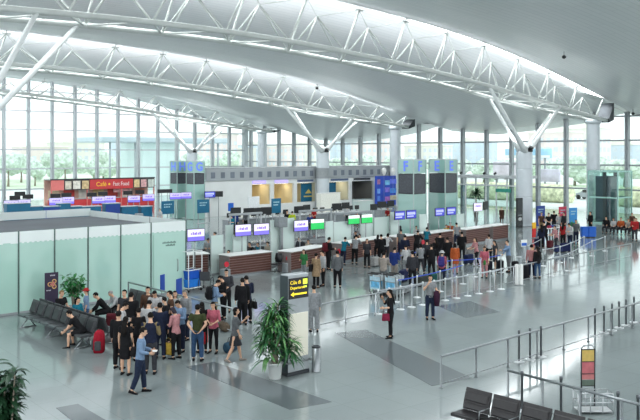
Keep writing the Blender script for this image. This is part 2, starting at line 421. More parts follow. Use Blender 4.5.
# outside ------------------------------------------------------------
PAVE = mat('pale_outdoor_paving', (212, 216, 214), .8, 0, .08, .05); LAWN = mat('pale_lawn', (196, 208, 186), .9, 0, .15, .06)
mb = MB(); mb.box(-200, UR+.35, VL+.35, 700, -.6, -.25); mb.box(UR+.35, 700, -200, 700, -.6, -.25)
tag(mb.build('ground_outside', PAVE), kind='structure')
mb = MB(); mb.box(120, 160, 40, 330, -.3, -.15); mb.box(-100, 120, 150, 210, -.3, -.15)
tag(mb.build('lawn', LAWN), kind='structure')
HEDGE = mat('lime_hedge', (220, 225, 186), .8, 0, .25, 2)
for i, (u, v0, v1, nm) in enumerate([(97, 38, 52, 'clipped lime green hedge outside, right of the white column'), (98, 57, 75, 'clipped lime green hedge outside, left of the white column'), (96, 24, 36, 'clipped lime green hedge outside behind the glass lift shaft')]):
    mb = MB(); n = 26
    rings = []
    for k in range(n+1):
        v = v0+(v1-v0)*k/n; rr = []
        for j in range(10):
            a = 2*pi*j/10; q = noise.noise(Vector((u+j*.9, v*1.1, i*5)))*.35
            rr.append(Vector((u+(1.3+q)*cos(a), v, .9+(1.3+q)*sin(a))))
        rings.append(rr)
    mb.loft(rings); tag(mb.build('hedge', HEDGE), nm, 'hedge', 'lime hedges outside')
def blob_mesh(seed, n=5, rad=2.4, det=2):
    import bmesh
    bm = bmesh.new(); rnd = random.Random(seed)
    for k in range(n):
        c = Vector((rnd.uniform(-1, 1)*rad*.7, rnd.uniform(-1, 1)*rad*.7, rnd.uniform(-.5, .7)*rad)); r = rad*rnd.uniform(.55, .9)
        ret = bmesh.ops.create_icosphere(bm, subdivisions=3, radius=r)
        for vv in ret['verts']:
            d = vv.co.normalized(); q = noise.noise(d*3.1+Vector((seed, k, 0)))*.3 + noise.noise(d*9+Vector((k, seed, 0)))*.2
            vv.co = vv.co*(1+q) + c
    me = bpy.data.meshes.new('crown'); bm.to_mesh(me); bm.free()
    return me
TREES = [mat('hazy_tree_green', (204, 216, 206), .9, 0, .2, 1.2), mat('hazy_olive_tree', (206, 214, 196), .9, 0, .2, 1.2)]  # outdoor haze and overexposure are put into these pale tree colours
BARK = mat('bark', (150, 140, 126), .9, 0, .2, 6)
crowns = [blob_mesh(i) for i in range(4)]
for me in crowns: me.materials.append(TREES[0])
tk = MB(); tk.tube([(0, 0, 0), (.08, .03, 1.5), (0, 0, 3.2)], [.28, .2, .14], 8); trunk = tk.mesh('trunk', [BARK])
rnd = random.Random(3); spots = []
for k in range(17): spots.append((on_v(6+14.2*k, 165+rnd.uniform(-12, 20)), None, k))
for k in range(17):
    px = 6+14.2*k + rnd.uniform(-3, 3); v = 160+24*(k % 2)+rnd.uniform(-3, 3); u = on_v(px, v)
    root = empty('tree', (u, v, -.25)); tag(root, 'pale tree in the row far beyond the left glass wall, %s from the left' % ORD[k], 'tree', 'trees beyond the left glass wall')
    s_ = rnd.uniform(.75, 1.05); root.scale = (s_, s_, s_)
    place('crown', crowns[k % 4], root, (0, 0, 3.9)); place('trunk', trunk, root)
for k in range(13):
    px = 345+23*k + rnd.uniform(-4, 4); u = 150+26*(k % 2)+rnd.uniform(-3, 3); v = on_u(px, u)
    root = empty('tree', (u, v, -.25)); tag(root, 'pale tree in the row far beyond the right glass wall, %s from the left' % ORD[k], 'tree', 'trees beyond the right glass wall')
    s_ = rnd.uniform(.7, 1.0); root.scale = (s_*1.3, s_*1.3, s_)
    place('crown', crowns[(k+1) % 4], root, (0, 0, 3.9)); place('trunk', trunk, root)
# far buildings
BW = [mat('hazy_pink_wall', (226, 212, 208), .9, 0, .03, .2), mat('hazy_cream_wall', (228, 226, 216), .9, 0, .03, .2), mat('hazy_blue_wall', (204, 216, 226), .9, 0, .03, .2)]  # distance haze mixed into the wall colours
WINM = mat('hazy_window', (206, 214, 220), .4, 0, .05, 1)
def house(px, u, v, w, h, m, label, rz=0.):
    root = empty('distant_building', (u, v, -.25), rz); tag(root, label, 'building', 'buildings on the skyline')
    MB().box(-w/2, w/2, -5, 5, 0, h).build('wall', m, root)
    r = MB(); r.box(-w/2-.3, w/2+.3, -5.3, 5.3, h, h+.5, b=.1); r.box(-w*.2, w*.1, -2, 2, h+.5, h+2.2, b=.1); r.build('roof', BW[1], root)
    for sy in (-5.03, 5.03):
        g = MB()
        for k in range(int(w//3)):
            for j in range(int(h//3.2)): g.box(-w/2+.8+3*k, -w/2+2.4+3*k, sy-.05, sy+.05, 1+3.2*j, 2.6+3.2*j)
        g.build('window', WINM, root)
    for sx in (-1, 1):
        g = MB()
        for k in range(3):
            for j in range(int(h//3.2)): g.box(sx*(w/2+.03)-.05, sx*(w/2+.03)+.05, -4+3*k, -2.4+3*k, 1+3.2*j, 2.6+3.2*j)
        g.build('window', WINM, root)
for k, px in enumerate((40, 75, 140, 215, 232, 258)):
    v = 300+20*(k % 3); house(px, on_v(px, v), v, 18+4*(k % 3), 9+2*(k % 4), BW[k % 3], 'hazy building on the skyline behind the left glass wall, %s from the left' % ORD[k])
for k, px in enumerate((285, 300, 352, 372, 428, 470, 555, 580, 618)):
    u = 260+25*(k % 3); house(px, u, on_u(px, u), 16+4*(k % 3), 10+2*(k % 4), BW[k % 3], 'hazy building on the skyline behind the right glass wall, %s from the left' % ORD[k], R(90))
# airport wing with a flat canopy beyond the left glass wall
root = empty('terminal_wing', (on_v(165, 132), 132, -.25)); tag(root, 'pale building with flat blue grey canopy beyond the left glass wall', 'building')
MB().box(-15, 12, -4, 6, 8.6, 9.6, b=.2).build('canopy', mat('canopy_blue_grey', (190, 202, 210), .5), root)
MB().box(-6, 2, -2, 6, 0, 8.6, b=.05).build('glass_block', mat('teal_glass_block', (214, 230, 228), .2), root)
for x in (-13, -8, 5, 10): MB().tube([(x, -3, 0), (x, -3, 8.6)], .2, 8).build('post', MULL, root)
# billboard
root = empty('billboard', (112, on_u(528, 112), -.25)); tag(root, 'wide blue and white billboard outside, behind the branching column', 'billboard')
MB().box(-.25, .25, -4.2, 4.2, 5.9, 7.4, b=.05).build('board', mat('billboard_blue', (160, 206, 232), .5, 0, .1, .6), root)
MB().box(-.3, -.26, -4.1, 4.1, 5.95, 6.35).build('white_strip', WHITE, root)
for y in (-3, 3): MB().tube([(0.1, y, 0), (.1, y, 6)], .16, 8).build('post', GREY, root)
root = empty('advertising_hoarding', (104, on_u(508, 104), -.25)); tag(root, 'mauve advertising hoarding outside, left of the branching column', 'billboard')
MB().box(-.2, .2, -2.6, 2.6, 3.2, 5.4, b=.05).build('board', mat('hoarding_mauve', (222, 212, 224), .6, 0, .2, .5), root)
for y in (-2, 2): MB().tube([(0.1, y, 0), (.1, y, 3.4)], .14, 8).build('post', GREY, root)
root = empty('advertising_hoarding', (102, on_u(548, 102), -.25)); tag(root, 'violet advertising hoarding outside, right of the branching column', 'billboard')
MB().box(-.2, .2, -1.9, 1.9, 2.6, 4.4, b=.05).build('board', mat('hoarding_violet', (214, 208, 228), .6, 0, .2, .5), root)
for y in (-1.4, 1.4): MB().tube([(0.1, y, 0), (.1, y, 2.8)], .12, 8).build('post', GREY, root)
# cars on the forecourt
def car(u, v, rgb, label, van=False):
    root = empty('car', (u, v, -.25), R(90)); tag(root, label, 'car', 'vehicles on the forecourt')
    pr = [(-2.2, .35), (-2.25, .75), (-2.1, .95), (-1.7, 1.0), (-1.15, 1.45), (.5, 1.48), (1.15, 1.02), (2.0, .85), (2.2, .6), (2.2, .35)] if not van else [(-2.4, .35), (-2.45, 1.2), (-2.35, 2.0), (-1.2, 2.1), (.9, 2.05), (1.5, 1.35), (2.3, 1.1), (2.4, .6), (2.4, .35)]
    b = MB(); b.loft([[Vector((x, y, z if abs(y) < .8 else z*.97)) for x, z in pr] for y in (-.85, -.7, .7, .85)], sm=False); b.build('car_body', mat('car_paint_%02x%02x%02x' % tuple(rgb), rgb, .25, .1, .02), root)
    g = MB()
    for y in (-.87, .87): g.box(-1.2 if not van else -2.1, .7, y-.01, y+.01, (1.02 if not van else 1.3), (1.38 if not van else 1.85))
    g.build('car_window', BLACK, root)
    for x in (-1.35, 1.35):
        for y in (-.8, .8): MB().tube([(x, y-.1, .33), (x, y+.1, .33)], .33, 16).build('wheel', BLACK, root)
for k, (px, u, c, l, vn) in enumerate([(484, 105, (235, 236, 236), 'white car outside, behind the potted palm', False), (446, 104, (214, 60, 50), 'red car outside, behind the left end of the vestibule', False), (516, 106, (206, 208, 210), 'silver van outside, behind the vestibule doors', True),
                          (550, 107, (226, 228, 228), 'white van outside, right of the branching column', True), (590, 108, (170, 176, 182), 'grey car outside, just left of the glass lift shaft', False), (634, 106, (236, 236, 236), 'white car outside, right of the glass lift shaft', False)]):
    car(u, on_u(px, u), c, l, vn)
# ================================================================ things on the floor
# frosted glass room ------------------------------------------------
GV, GU, GB = 31.5, 20.7, 40.8
root = empty('frosted_glass_room', (0, 0, 0)); tag(root, 'low room walled in frosted green glass with a grey flat roof, left side', 'glass room', None, 'thing')
cuts = [2.0, 5.2, 8.7] + [on_v(x, GV) for x in (18.5, 54.5, 88, 120.6, 151)] + [GU]
for a, b in zip(cuts, cuts[1:]):
    MB().box(a+.015, b-.015, GV, GV+.04, .06, 3.25).build('glass_panel', FROST, root)
    w = MB(); n = 14                                      # white film along the top with a scalloped lower edge
    for k in range(n):
        x0 = a+.02+(b-a-.04)*k/n; x1 = a+.02+(b-a-.04)*(k+1)/n; q = .035*(k % 2)
        w.box(x0, x1, GV-.012, GV-.002, 2.82-q, 3.25)
    w.build('white_band', FROSTW, root)
for a in cuts: MB().box(a-.03, a+.03, GV-.03, GV+.08, 0, 3.27, b=.008).build('post', mat('dark_green_steel', (84, 104, 100), .4, .4), root)
for a, b in zip([GV, 34.6, 37.7], [34.6, 37.7, GB]):
    MB().box(GU-.04, GU, a+.02, b-.02, .06, 2.8).build('glass_panel', FROST, root); MB().box(GU-.04, GU, a+.02, b-.02, 2.8, 3.25).build('white_band', FROSTW, root)
    MB().box(GU-.05, GU-.01, b-.04, b+.02, 0, 3.26, b=.008).build('post', GREY, root)
bc = [2, 5.5, 9, 12.2, 15.2, 18.2, GU]
for a, b in zip(bc, bc[1:]):
    MB().box(a+.02, b-.02, GB-.04, GB, 2.96, 3.36).build('parapet_panel', FROSTW, root)
MB().box(2, GU-.06, GV+.08, GB-.05, 2.78, 2.94, b=.02).build('roof_deck', mat('grey_roof_felt', (96, 101, 107), .85, 0, .06, .6), root)
MB().box(2, GU, GV-.02, GV+.06, 0, .1, b=.01).build('kerb', GREY, root)
dr = MB(); a0, a1 = cuts[-2]+.12, GU-.18
DK = mat('door_lettering', (60, 92, 84), .5, 0, 0)
d_ = MB(); d_.box(a0, a1, GV-.03, GV-.006, .08, 2.7, b=.005); do = d_.build('door', FROST, root)
h = MB(); h.tube([(a1-.3, GV-.04, 1.0), (a1-.3, GV-.09, 1.03), (a1-.3, GV-.09, 1.5), (a1-.3, GV-.04, 1.53)], .018, 8); h.build('door_handle', STEEL, do)
g = MB()                                                   # two short lines of illegible lettering
for j, (x0, n, z) in enumerate(((a0+.45, 13, 2.28), (a0+.62, 9, 2.16))):
    for k in range(n): g.box(x0+k*.055, x0+k*.055+.035, GV-.036, GV-.031, z, z+.06+.015*((k*7) % 3))
g.build('lettering', DK, do)
p = at(139, 219.5, 2.95); root2 = empty('roof_camera', (p.x, p.y, 2.94)); tag(root2, 'small grey camera box on the roof of the glass room', 'camera')
MB().box(-.2, .2, -.12, .12, .1, .32, b=.03).build('housing', GREY, root2); MB().tube([(0, 0, 0), (0, 0, .12)], .04).build('foot', DGREY, root2)
# rails ------------------------------------------------------------
def rail(name, label, a, b, n, h=.85, group=None, r=.03, mid=True, skip=()):
    a = Vector((a[0], a[1], 0)); b = Vector((b[0], b[1], 0)); root = empty(name, a); tag(root, label, 'handrail', group)
    d = b-a
    for k in range(n):
        if k in skip: continue
        p = d*(k/(n-1)); m_ = MB(); m_.lathe([(.06, 0), (.06, .012), (r*.95, .015), (r*.95, h)], p, 10); m_.build('post', STEEL, root)
    MB().tube([d*0+Vector((0, 0, h)), d+Vector((0, 0, h))], r*1.1, 10).build('top_rail', STEEL, root)
    if mid: MB().tube([Vector((0, 0, .12)), d+Vector((0, 0, .12))], .014, 8).build('bottom_rail', STEEL, root)
    return root
rail('steel_handrail', 'steel floor railing behind the three dark barrier posts, lower right', at(441, 388), (33.0, 14.0), 11)
rail('steel_handrail', 'long steel railing running past the woman on the phone towards the right edge', (19.6, 21.6), (47.5, 23.5), 17)
rail('steel_handrail', 'steel railing directly behind the black seats at the bottom right', at(508, 405), (16.9, 6.6), 6, .87)
rail('steel_handrail', 'steel railing behind the crowd, beside the blue boards', (17.25, 30.6), (17.0, 22.8), 6, .9)
rail('steel_handrail', 'low steel railing in front of the frosted glass room at the far left', (6, 30.2), (11.6, 30.2), 4, .3)
# retractable belt posts ---------------------------------------------
def stanchion_mesh():
    ps = MB(); ps.lathe([(.032, .02), (.032, .88), (.04, .885), (.04, .96), (.025, .975)], n=10)
    bs = MB(); bs.lathe([(.17, 0), (.17, .015), (.12, .03), (.04, .045)], n=16)
    return ps, bs
_ps, _bs = stanchion_mesh()
PALEP = mat('pale_barrier_post', (222, 226, 228), .3, .15, .03, 6)
SP = {'pale': (_ps.mesh('post', [PALEP]), _bs.mesh('base', [PALEP])), 'steel': (_ps.mesh('post', [STEEL]), _bs.mesh('base', [LGREY])), 'dark': (_ps.mesh('post', [SMOKE]), _bs.mesh('base', [PALEP]))}
BLUEB = mat('blue_webbing', (52, 84, 190), .6, 0, .05, 20); GREYB = mat('pale_webbing', (178, 184, 190), .6, 0, .04, 20)
def barrier(pts, kind, fmt, belt=None, group=None, belts=True):
    P = [at(x, y) for x, y in pts]
    for i, p in enumerate(P):
        root = empty('belt_barrier_post', p); tag(root, fmt % ORD[i], 'barrier post', group)
        place('post', SP[kind][0], root); place('base', SP[kind][1], root)
        if belt and i < len(P)-1:
            d = P[i+1]-p; a, e = Vector((0, 0, .92)), d+Vector((0, 0, .92)); s_ = d.normalized()
            n_ = Vector((-s_.y, s_.x, 0))*.004
            m_ = MB(); m_.loft([[q-n_-Vector((0, 0, .022)), q+n_-Vector((0, 0, .022)), q+n_+Vector((0, 0, .022)), q-n_+Vector((0, 0, .022))] for q in (a+s_*.04, a*.5+e*.5-Vector((0, 0, .015)), e-s_*.04)], sm=False)
            m_.build('belt', belt, root)
barrier([(378+11.2*k, 314-2.25*k) for k in range(12)], 'pale', 'pale barrier post in the row along the long railing, %s from the left', GREYB, 'pale barrier row')
barrier([(397, 302), (417, 297.5), (440, 291.5), (463, 284)], 'pale', 'pale barrier post of the nearer blue belt line, %s from the left', BLUEB, 'near blue belt line')
barrier([(436, 281), (452, 278.5), (476, 277), (501, 272.5)], 'pale', 'pale barrier post of the farther blue belt line, %s from the left', BLUEB, 'far blue belt line')
barrier([(390, 275), (412, 270), (436, 264)], 'pale', 'barrier post of the belt line close to the check-in counters, %s from the left', BLUEB, 'counter belt line')
barrier([(543, 266), (560, 262.5), (571, 258), (584, 251)], 'pale', 'pale barrier post right of the couple in the queue, %s from the left', GREYB, 'right barrier line')
barrier([(551, 276), (568, 271), (592, 256), (605, 251)], 'pale', 'pale barrier post nearer the bright floor at right, %s from the left', GREYB, 'right near barrier line')
barrier([(519, 257), (527, 262), (541, 254)], 'steel', 'steel barrier post around the small blue notice, %s from the left', GREYB, 'barrier by the blue notice')
barrier([(519, 362), (530, 359.5), (541, 357)], 'dark', 'dark barrier post on a white foot behind the lower right railing, %s of three', None, 'three stored posts')
barrier([(595, 336), (604, 333), (612, 330.5), (619, 328), (626, 325.5), (634, 322.5)], 'dark', 'dark barrier post in the stored row at the right edge, %s from the left', None, 'stored posts at right')
for i, x in enumerate((516.8, 521.2)):
    p = at(x, 285); root = empty('gate_post', p); tag(root, 'thick white queue gate post beside the couple, %s of the two' % ('left' if i == 0 else 'right'), 'gate post')
    MB().box(-.09, .09, -.06, .06, .02, 1.0, b=.015).build('pillar', WHITE, root); MB().box(-.14, .14, -.14, .14, 0, .02, b=.005).build('foot_plate', STEEL, root)
barrier([(522, 410.5), (561, 416.5), (618, 434), (638, 438.5)], 'dark', 'dark barrier post close behind the bottom right seats, %s from the left', None, 'dark posts by the bottom seats')
# sign pillar (black) ----------------------------------------------------
p0 = at(288, 377); p1 = at(309, 372); d = (p1-p0); W = d.length
root = empty('wayfinding_pillar', p0, math.atan2(d.y, d.x)); tag(root, 'grey sign pillar with yellow lettering on a black panel beside the tall plant', 'sign pillar')
DP, HP = .34, 2.87
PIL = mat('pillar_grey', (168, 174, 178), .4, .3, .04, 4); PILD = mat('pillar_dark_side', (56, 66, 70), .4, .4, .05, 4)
MB().box(0, W, .012, DP, .1, HP, b=.015).build('body', PIL, root)
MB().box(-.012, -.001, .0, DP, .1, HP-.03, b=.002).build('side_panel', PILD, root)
MB().box(.03, W-.03, -.012, .011, 2.18, HP-.1, b=.004).build('sign_panel', BLACK, root)
YEL = mat('lit_yellow_lettering', (240, 212, 50), .4, 0, 0, emit=.55)
for t_, z in (('C\u1eeda \u0111i', 2.64), ('Departures', 2.49)):
    text('lettering', t_, .14 if z > 2.5 else .115, YEL, root, (.07, -.016, z), (pi/2, 0, 0), 'LEFT', .003)
ar = MB(); Z = 2.31
ar.poly([(.08, -.017, Z), (.2, -.017, Z-.07), (.2, -.017, Z-.025), (W-.1, -.017, Z-.025), (W-.1, -.017, Z+.025), (.2, -.017, Z+.025), (.2, -.017, Z+.07)]); ar.build('arrow', YEL, root)
ic = MB(); ic.box(W-.24, W-.08, -.018, -.013, 2.57, 2.72); ic.box(W-.22, W-.1, -.018, -.013, 2.47, 2.52); ic.build('pictogram', mat('lit_green_yellow', (196, 214, 60), .4, 0, 0, emit=.9), root)
MB().box(.05, W-.05, -.02, .011, .52, 1.76, b=.004).build('light_box', mat('cream_light_box', (228, 224, 208), .3, 0, .02, 2, emit=.06), root)
MB().box(-.02, W+.02, -.005, DP+.01, 0, .1, b=.01).build('plinth', DKSTEEL, root)
gr = MB(); gr.tube([(-.04, DP+.05, .38), (-.04, -.06, .38), (W+.04, -.06, .38), (W+.04, DP+.05, .38)], .022, 8); gr.build('guard_rail', STEEL, root)
p = at(316, 371.5); root = empty('litter_bin', p); tag(root, 'slim stainless steel cylinder bin right of the grey sign pillar', 'bin')
MB().lathe([(.13, 0), (.13, .02), (.125, .03), (.125, .70)], n=20).build('drum', STEEL, root)
MB().lathe([(.128, .70), (.128, .74), (.09, .75), (.085, .71)], n=20).build('rim', DKSTEEL, root)
# plants -------------------------------------------------------------
def leaf(mb, b, d, L, w, droop, m=0, n=5):
    b = Vector(b); d = Vector(d).normalized(); side = d.cross(Vector((0, 0, 1)))
    side = side.normalized() if side.length > 1e-3 else Vector((1, 0, 0))
    p = b.copy(); prof = [.25, .8, 1., .8, .45, .03]; rows = []
    for i in range(n+1):
        ww = w*prof[round(i*5/n)]; up = side.cross(d)*(-ww*.25)
        rows.append((p-side*ww+up*0-Vector((0, 0, -ww*.3)), p.copy(), p+side*ww+Vector((0, 0, ww*.3))))
        p = p + d*(L/n); d = (d+Vector((0, 0, -droop/n))).normalized()
    k = len(mb.v)
    for r in rows: mb.v += list(r)
    for i in range(n):
        for j in (0, 1): mb.face((k+3*i+j, k+3*i+j+1, k+3*i+j+4, k+3*i+j+3), m, True)
def pot(root, r0, r1, h, m):
    MB().lathe([(r0*.9, 0), (r0, .02), (r1*.97, h-.05), (r1*1.04, h-.045), (r1*1.04, h), (r1*.92, h), (r1*.9, h-.06)], n=24).build('pot', m, root)
    MB().lathe([(0.001, h-.07), (r1*.9, h-.065)], n=24, cap=False).build('soil', mat('potting_soil', (70, 56, 46), .9, 0, .2, 20), root)
WPOT = mat('white_glazed_pot', (222, 226, 224), .3, 0, .02, 4)
rnd = random.Random(11)
root = empty('potted_dracaena', at(275, 378.5)); tag(root, 'tall bushy potted plant in a white pot left of the sign pillar', 'potted plant')
pot(root, .17, .215, .46, WPOT)
st = MB(); heads = []
for k in range(9):
    a = 2*pi*k/9; zt = [2.1, 1.7, 1.35, 1.95, 1.5, 1.15, 1.8, 1.4, 1.05][k]; rr = .10+.15*((k*4) % 3)
    st.tube([(.05*cos(a), .05*sin(a), .38), (.08*cos(a), .08*sin(a), .8), (rr*cos(a), rr*sin(a), zt)], [.035, .028, .02], 6); heads.append((rr*cos(a), rr*sin(a), zt))
st.build('stem', BARK, root)
lf = MB()
for hx, hy, hz in heads:
    for q in range(52):
        a = rnd.uniform(0, 2*pi); e = rnd.uniform(-.1, 1.1); zz = hz-rnd.uniform(0, .62)
        leaf(lf, (hx+.02*cos(a), hy+.02*sin(a), zz), (cos(a)*cos(e), sin(a)*cos(e), sin(e)), rnd.uniform(.42, .66), rnd.uniform(.03, .046), rnd.uniform(1.3, 2.4), 0 if rnd.random() < .6 else 1)
lf.build('foliage', [LEAF, mat('bright_leaf', (84, 136, 74), .45, 0, .25, 5)], root)
root = empty('potted_money_tree', at(74.5, 321.5)); tag(root, 'round leafed green plant in a white pot against the frosted glass wall', 'potted plant')
pot(root, .16, .2, .42, WPOT)
st = MB(); lf = MB()
for k in range(7):
    a = 2*pi*k/7+.3; zt = 1.25+.12*(k % 3); st.tube([(.04*cos(a), .04*sin(a), .36), (.1*cos(a), .1*sin(a), .9), (.2*cos(a), .2*sin(a), zt)], [.025, .02, .012], 6)
    for q in range(26):
        b = rnd.uniform(0, 2*pi); e = rnd.uniform(-.2, 1.2); f = rnd.uniform(.35, 1.1)
        leaf(lf, (.36*f*cos(a)+.05*cos(b), .36*f*sin(a)+.05*sin(b), .72+(zt-.6)*f), (cos(b)*cos(e), sin(b)*cos(e), sin(e)), rnd.uniform(.2, .3), rnd.uniform(.06, .085), 1.3, 0, 4)
st.build('stem', BARK, root); lf.build('foliage', mat('fresh_leaf', (44, 116, 58), .4, 0, .25, 5), root)
root = empty('potted_rubber_plant', (6.15, 15.6, 0)); tag(root, 'dark leaved plant cut off by the lower left corner of the picture', 'potted plant')
pot(root, .2, .25, .5, WPOT); st = MB(); lf = MB()
for k in range(9):
    a = 2*pi*k/9; rr = .12+.2*(k % 2); zt = 1.5+.2*(k % 4); st.tube([(.05*cos(a), .05*sin(a), .42), (rr*.6*cos(a), rr*.6*sin(a), 1.0), (rr*cos(a), rr*sin(a), zt)], [.03, .022, .012], 6)
    for q in range(44):
        b = rnd.uniform(0, 2*pi); e = rnd.uniform(-.1, .9); f = rnd.uniform(.1, 1.05)
        leaf(lf, (rr*f*cos(a), rr*f*sin(a), .75+(zt-.7)*f), (cos(b)*cos(e), sin(b)*cos(e), sin(e)), rnd.uniform(.28, .42), rnd.uniform(.055, .08), 1.4, 0, 5)
st.build('stem', BARK, root); lf.build('foliage', LEAFD, root)
def palm(p, label, h=2.2, n=22, L=.9, m=LEAFD, name='potted_palm', w=.06):
    root = empty(name, p); tag(root, label, 'potted plant'); pot(root, .2, .26, .5, mat('terracotta_grey_pot', (120, 116, 112), .6))
    s = MB(); s.tube([(0, 0, .4), (.03, 0, h*.45), (0, 0, h*.7)], [.06, .05, .035], 8); s.build('trunk', BARK, root); l = MB()
    for k in range(n):
        a = rnd.uniform(0, 2*pi); e = rnd.uniform(.1, 1.2); leaf(l, (0, 0, h*.7-rnd.uniform(0, .3)), (cos(a)*cos(e), sin(a)*cos(e), sin(e)), L*rnd.uniform(.8, 1.2), w, 1.6)
    l.build('foliage', m, root)
palm((66.5, on_u(476, 66.5), 0), 'potted palm left of the glass entrance vestibule', 3.3, 60, 1.1, LEAFD, w=.09)
root = empty('potted_shrub', at(574, 236.5)); tag(root, 'bright green leafy pot plant left of the blue barrier boxes', 'potted plant')
pot(root, .18, .22, .4, WPOT); lf = MB()
for q in range(170):
    b = rnd.uniform(0, 2*pi); e = rnd.uniform(-.1, 1.4); leaf(lf, (.18*cos(b), .18*sin(b), .5+rnd.uniform(0, .5)), (cos(b)*cos(e), sin(b)*cos(e), sin(e)), rnd.uniform(.2, .38), .05, 1.4, 0, 4)
lf.build('foliage', mat('shrub_green', (62, 150, 62), .5, 0, .25, 5), root); MB().tube([(0, 0, .33), (0, 0, .7)], .03).build('stem', BARK, root)
# beam seating ---------------------------------------------------------
LEATH = mat('black_leatherette', (46, 44, 46), .4, 0, .1, 12); LEATHG = mat('charcoal_upholstery', (60, 63, 66), .5, 0, .1, 12); MESHP = mat('perforated_steel_seat', (92, 97, 100), .4, .5, .1, 30)
def seat_row(u, v0, n, pitch, face, label, back, seatm, pad=False, group=None):
    # seats side by side along -v from v0; face = +1 looks towards +u, -1 towards -u
    root = empty('beam_seating', (u, v0, 0)); tag(root, label, 'row of seats', group)
    L = n*pitch
    MB().box(-.04, .04, -L, 0, .33, .41, b=.01).build('beam', STEEL, root)
    for k in range(n):
        y1 = -k*pitch-.04; y0 = -(k+1)*pitch+.04
        s = MB(); f = face
        rings = []
        for x, z, t in ((-.20, .435, .03), (0, .425, .035), (.2, .44, .035), (.27, .43, .03)): rings.append([Vector((f*x, y0, z-t)), Vector((f*x, y1, z-t)), Vector((f*x, y1, z+t)), Vector((f*x, y0, z+t))])
        s.loft(rings, sm=False); s.build('seat', seatm, root)
        b = MB(); rings = []
        for x, z, t in ((-.20, .47, .03), (-.24, .62, .035), (-.30, .80, .035), (-.34, .93, .022)): rings.append([Vector((f*(x-t), y0, z)), Vector((f*(x-t), y1, z)), Vector((f*(x+t), y1, z+.01)), Vector((f*(x+t), y0, z+.01))])
        b.loft(rings, sm=False); bo = b.build('backrest', back, root)
        if not pad:
            q = MB(); q.loft([[Vector((f*-.17, y0+.04, .50)), Vector((f*-.17, y1-.04, .50)), Vector((f*-.30, y1-.04, .90)), Vector((f*-.30, y0+.04, .90))], [Vector((f*-.13, y0+.07, .54)), Vector((f*-.13, y1-.07, .54)), Vector((f*-.26, y1-.07, .87)), Vector((f*-.26, y0+.07, .87))]], sm=False); q.build('cushion', mat('dark_seat_pad', (40, 42, 46), .5, 0, .1, 12), bo)
        if pad:
            q = MB()
            for (xa, za, xb, zb) in ((-.165, .50, -.20, .64), (-.215, .67, -.265, .88)):
                q.loft([[Vector((f*xa, y0+.03, za)), Vector((f*xa, y1-.03, za)), Vector((f*xb, y1-.03, zb)), Vector((f*xb, y0+.03, zb))], [Vector((f*(xa+.03), y0+.06, za+.03)), Vector((f*(xa+.03), y1-.06, za+.03)), Vector((f*(xb+.03), y1-.06, zb-.02)), Vector((f*(xb+.03), y0+.06, zb-.02))]], sm=False)
            q.build('cushion', back, bo)
        if k and pad: MB().tube([(-f*.18, y1+.025, .47), (-f*.17, y1+.025, .64), (f*.2, y1+.025, .64), (f*.22, y1+.025, .46)], .015, 6).build('armrest', STEEL, root)
    for y in (-.35, -L/2, -L+.35):
        l = MB(); l.tube([(f*-.02, y, .34), (f*.28, y, .03)], .022, 8); l.tube([(f*-.02, y, .34), (f*-.25, y, .03)], .022, 8); l.tube([(f*-.3, y, .02), (f*.33, y, .02)], .02, 8); l.build('leg', STEEL, root)
    return root
seat_row(12.25, 29.3, 8, .63, -1, 'row of eight charcoal seats facing the left edge, in front of the banner', LEATHG, MESHP)
seat_row(13.15, 29.3, 8, .63, 1, 'row of charcoal seats back to back behind the eight facing left', LEATHG, MESHP)
seat_row(16.1, 29.0, 4, .63, -1, 'short row of charcoal seats in the crowd near the frosted glass door', LEATHG, MESHP)
seat_row(14.85, 11.5, 7, .76, -1, 'row of black padded leather seats cut off by the bottom edge', LEATH, LEATH, True)
seat_row(60.5, 32.3, 7, .62, -1, 'distant row of waiting seats below the glass lift shaft', LEATHG, MESHP)
seat_row(61.8, 26.6, 5, .62, -1, 'distant row of waiting seats near the right edge', LEATHG, MESHP)
# roll-up banner -------------------------------------------------------
p = Vector((on_v(51.5, 30.9), 30.9, 0)); root = empty('roll_up_banner', p, R(-6)); tag(root, 'dark purple roll-up banner with a gold three petal emblem by the glass wall', 'banner')
HB = zat(272.5, p)
MB().box(-.27, .27, -.01, .01, .06, HB, b=.003).build('sheet', mat('aubergine_banner', (48, 38, 62), .5, 0, .1, 3), root)
MB().box(-.29, .29, -.07, .07, 0, .06, b=.01).build('cassette', STEEL, root)
GOLD = mat('gold_print', (214, 170, 110), .5, 0, .05, 9); PINK = mat('rose_print', (206, 120, 112), .5, 0, .05, 9)
def petal(mb, c, a, L, w, y, m, inner=0.):
    pts = []
    for k in range(18):
        t = 2*pi*k/18; x = L*(.5-.5*cos(t)); yy = w*sin(t)*(.6+.4*(x/L)); pts.append((c[0]+x*cos(a)-yy*sin(a), y, c[1]+x*sin(a)+yy*cos(a)))
    mb.poly(pts, m)
em = MB(); c0 = (.05, HB-.46)
for a in (R(180), R(62), R(-62)):
    petal(em, (c0[0]-.02*cos(a), c0[1]-.02*sin(a)), a, .23, .11, -.012, 0); petal(em, c0, a, .17, .07, -.014, 2); petal(em, c0, a, .11, .04, -.016, 1)
em.build('emblem', [GOLD, PINK, mat('dark_print', (70, 40, 60), .5)], root)
pl = MB()
for k in range(4): pl.box(-.05+.05*k, -.02+.05*k, -.013, -.011, HB-.14, HB-.09)
for k in range(4): pl.box(-.2+.045*k, -.17+.045*k, -.013, -.011, HB-.72, HB-.68)
pl.build('lettering', mat('pale_print', (208, 204, 214), .5), root)
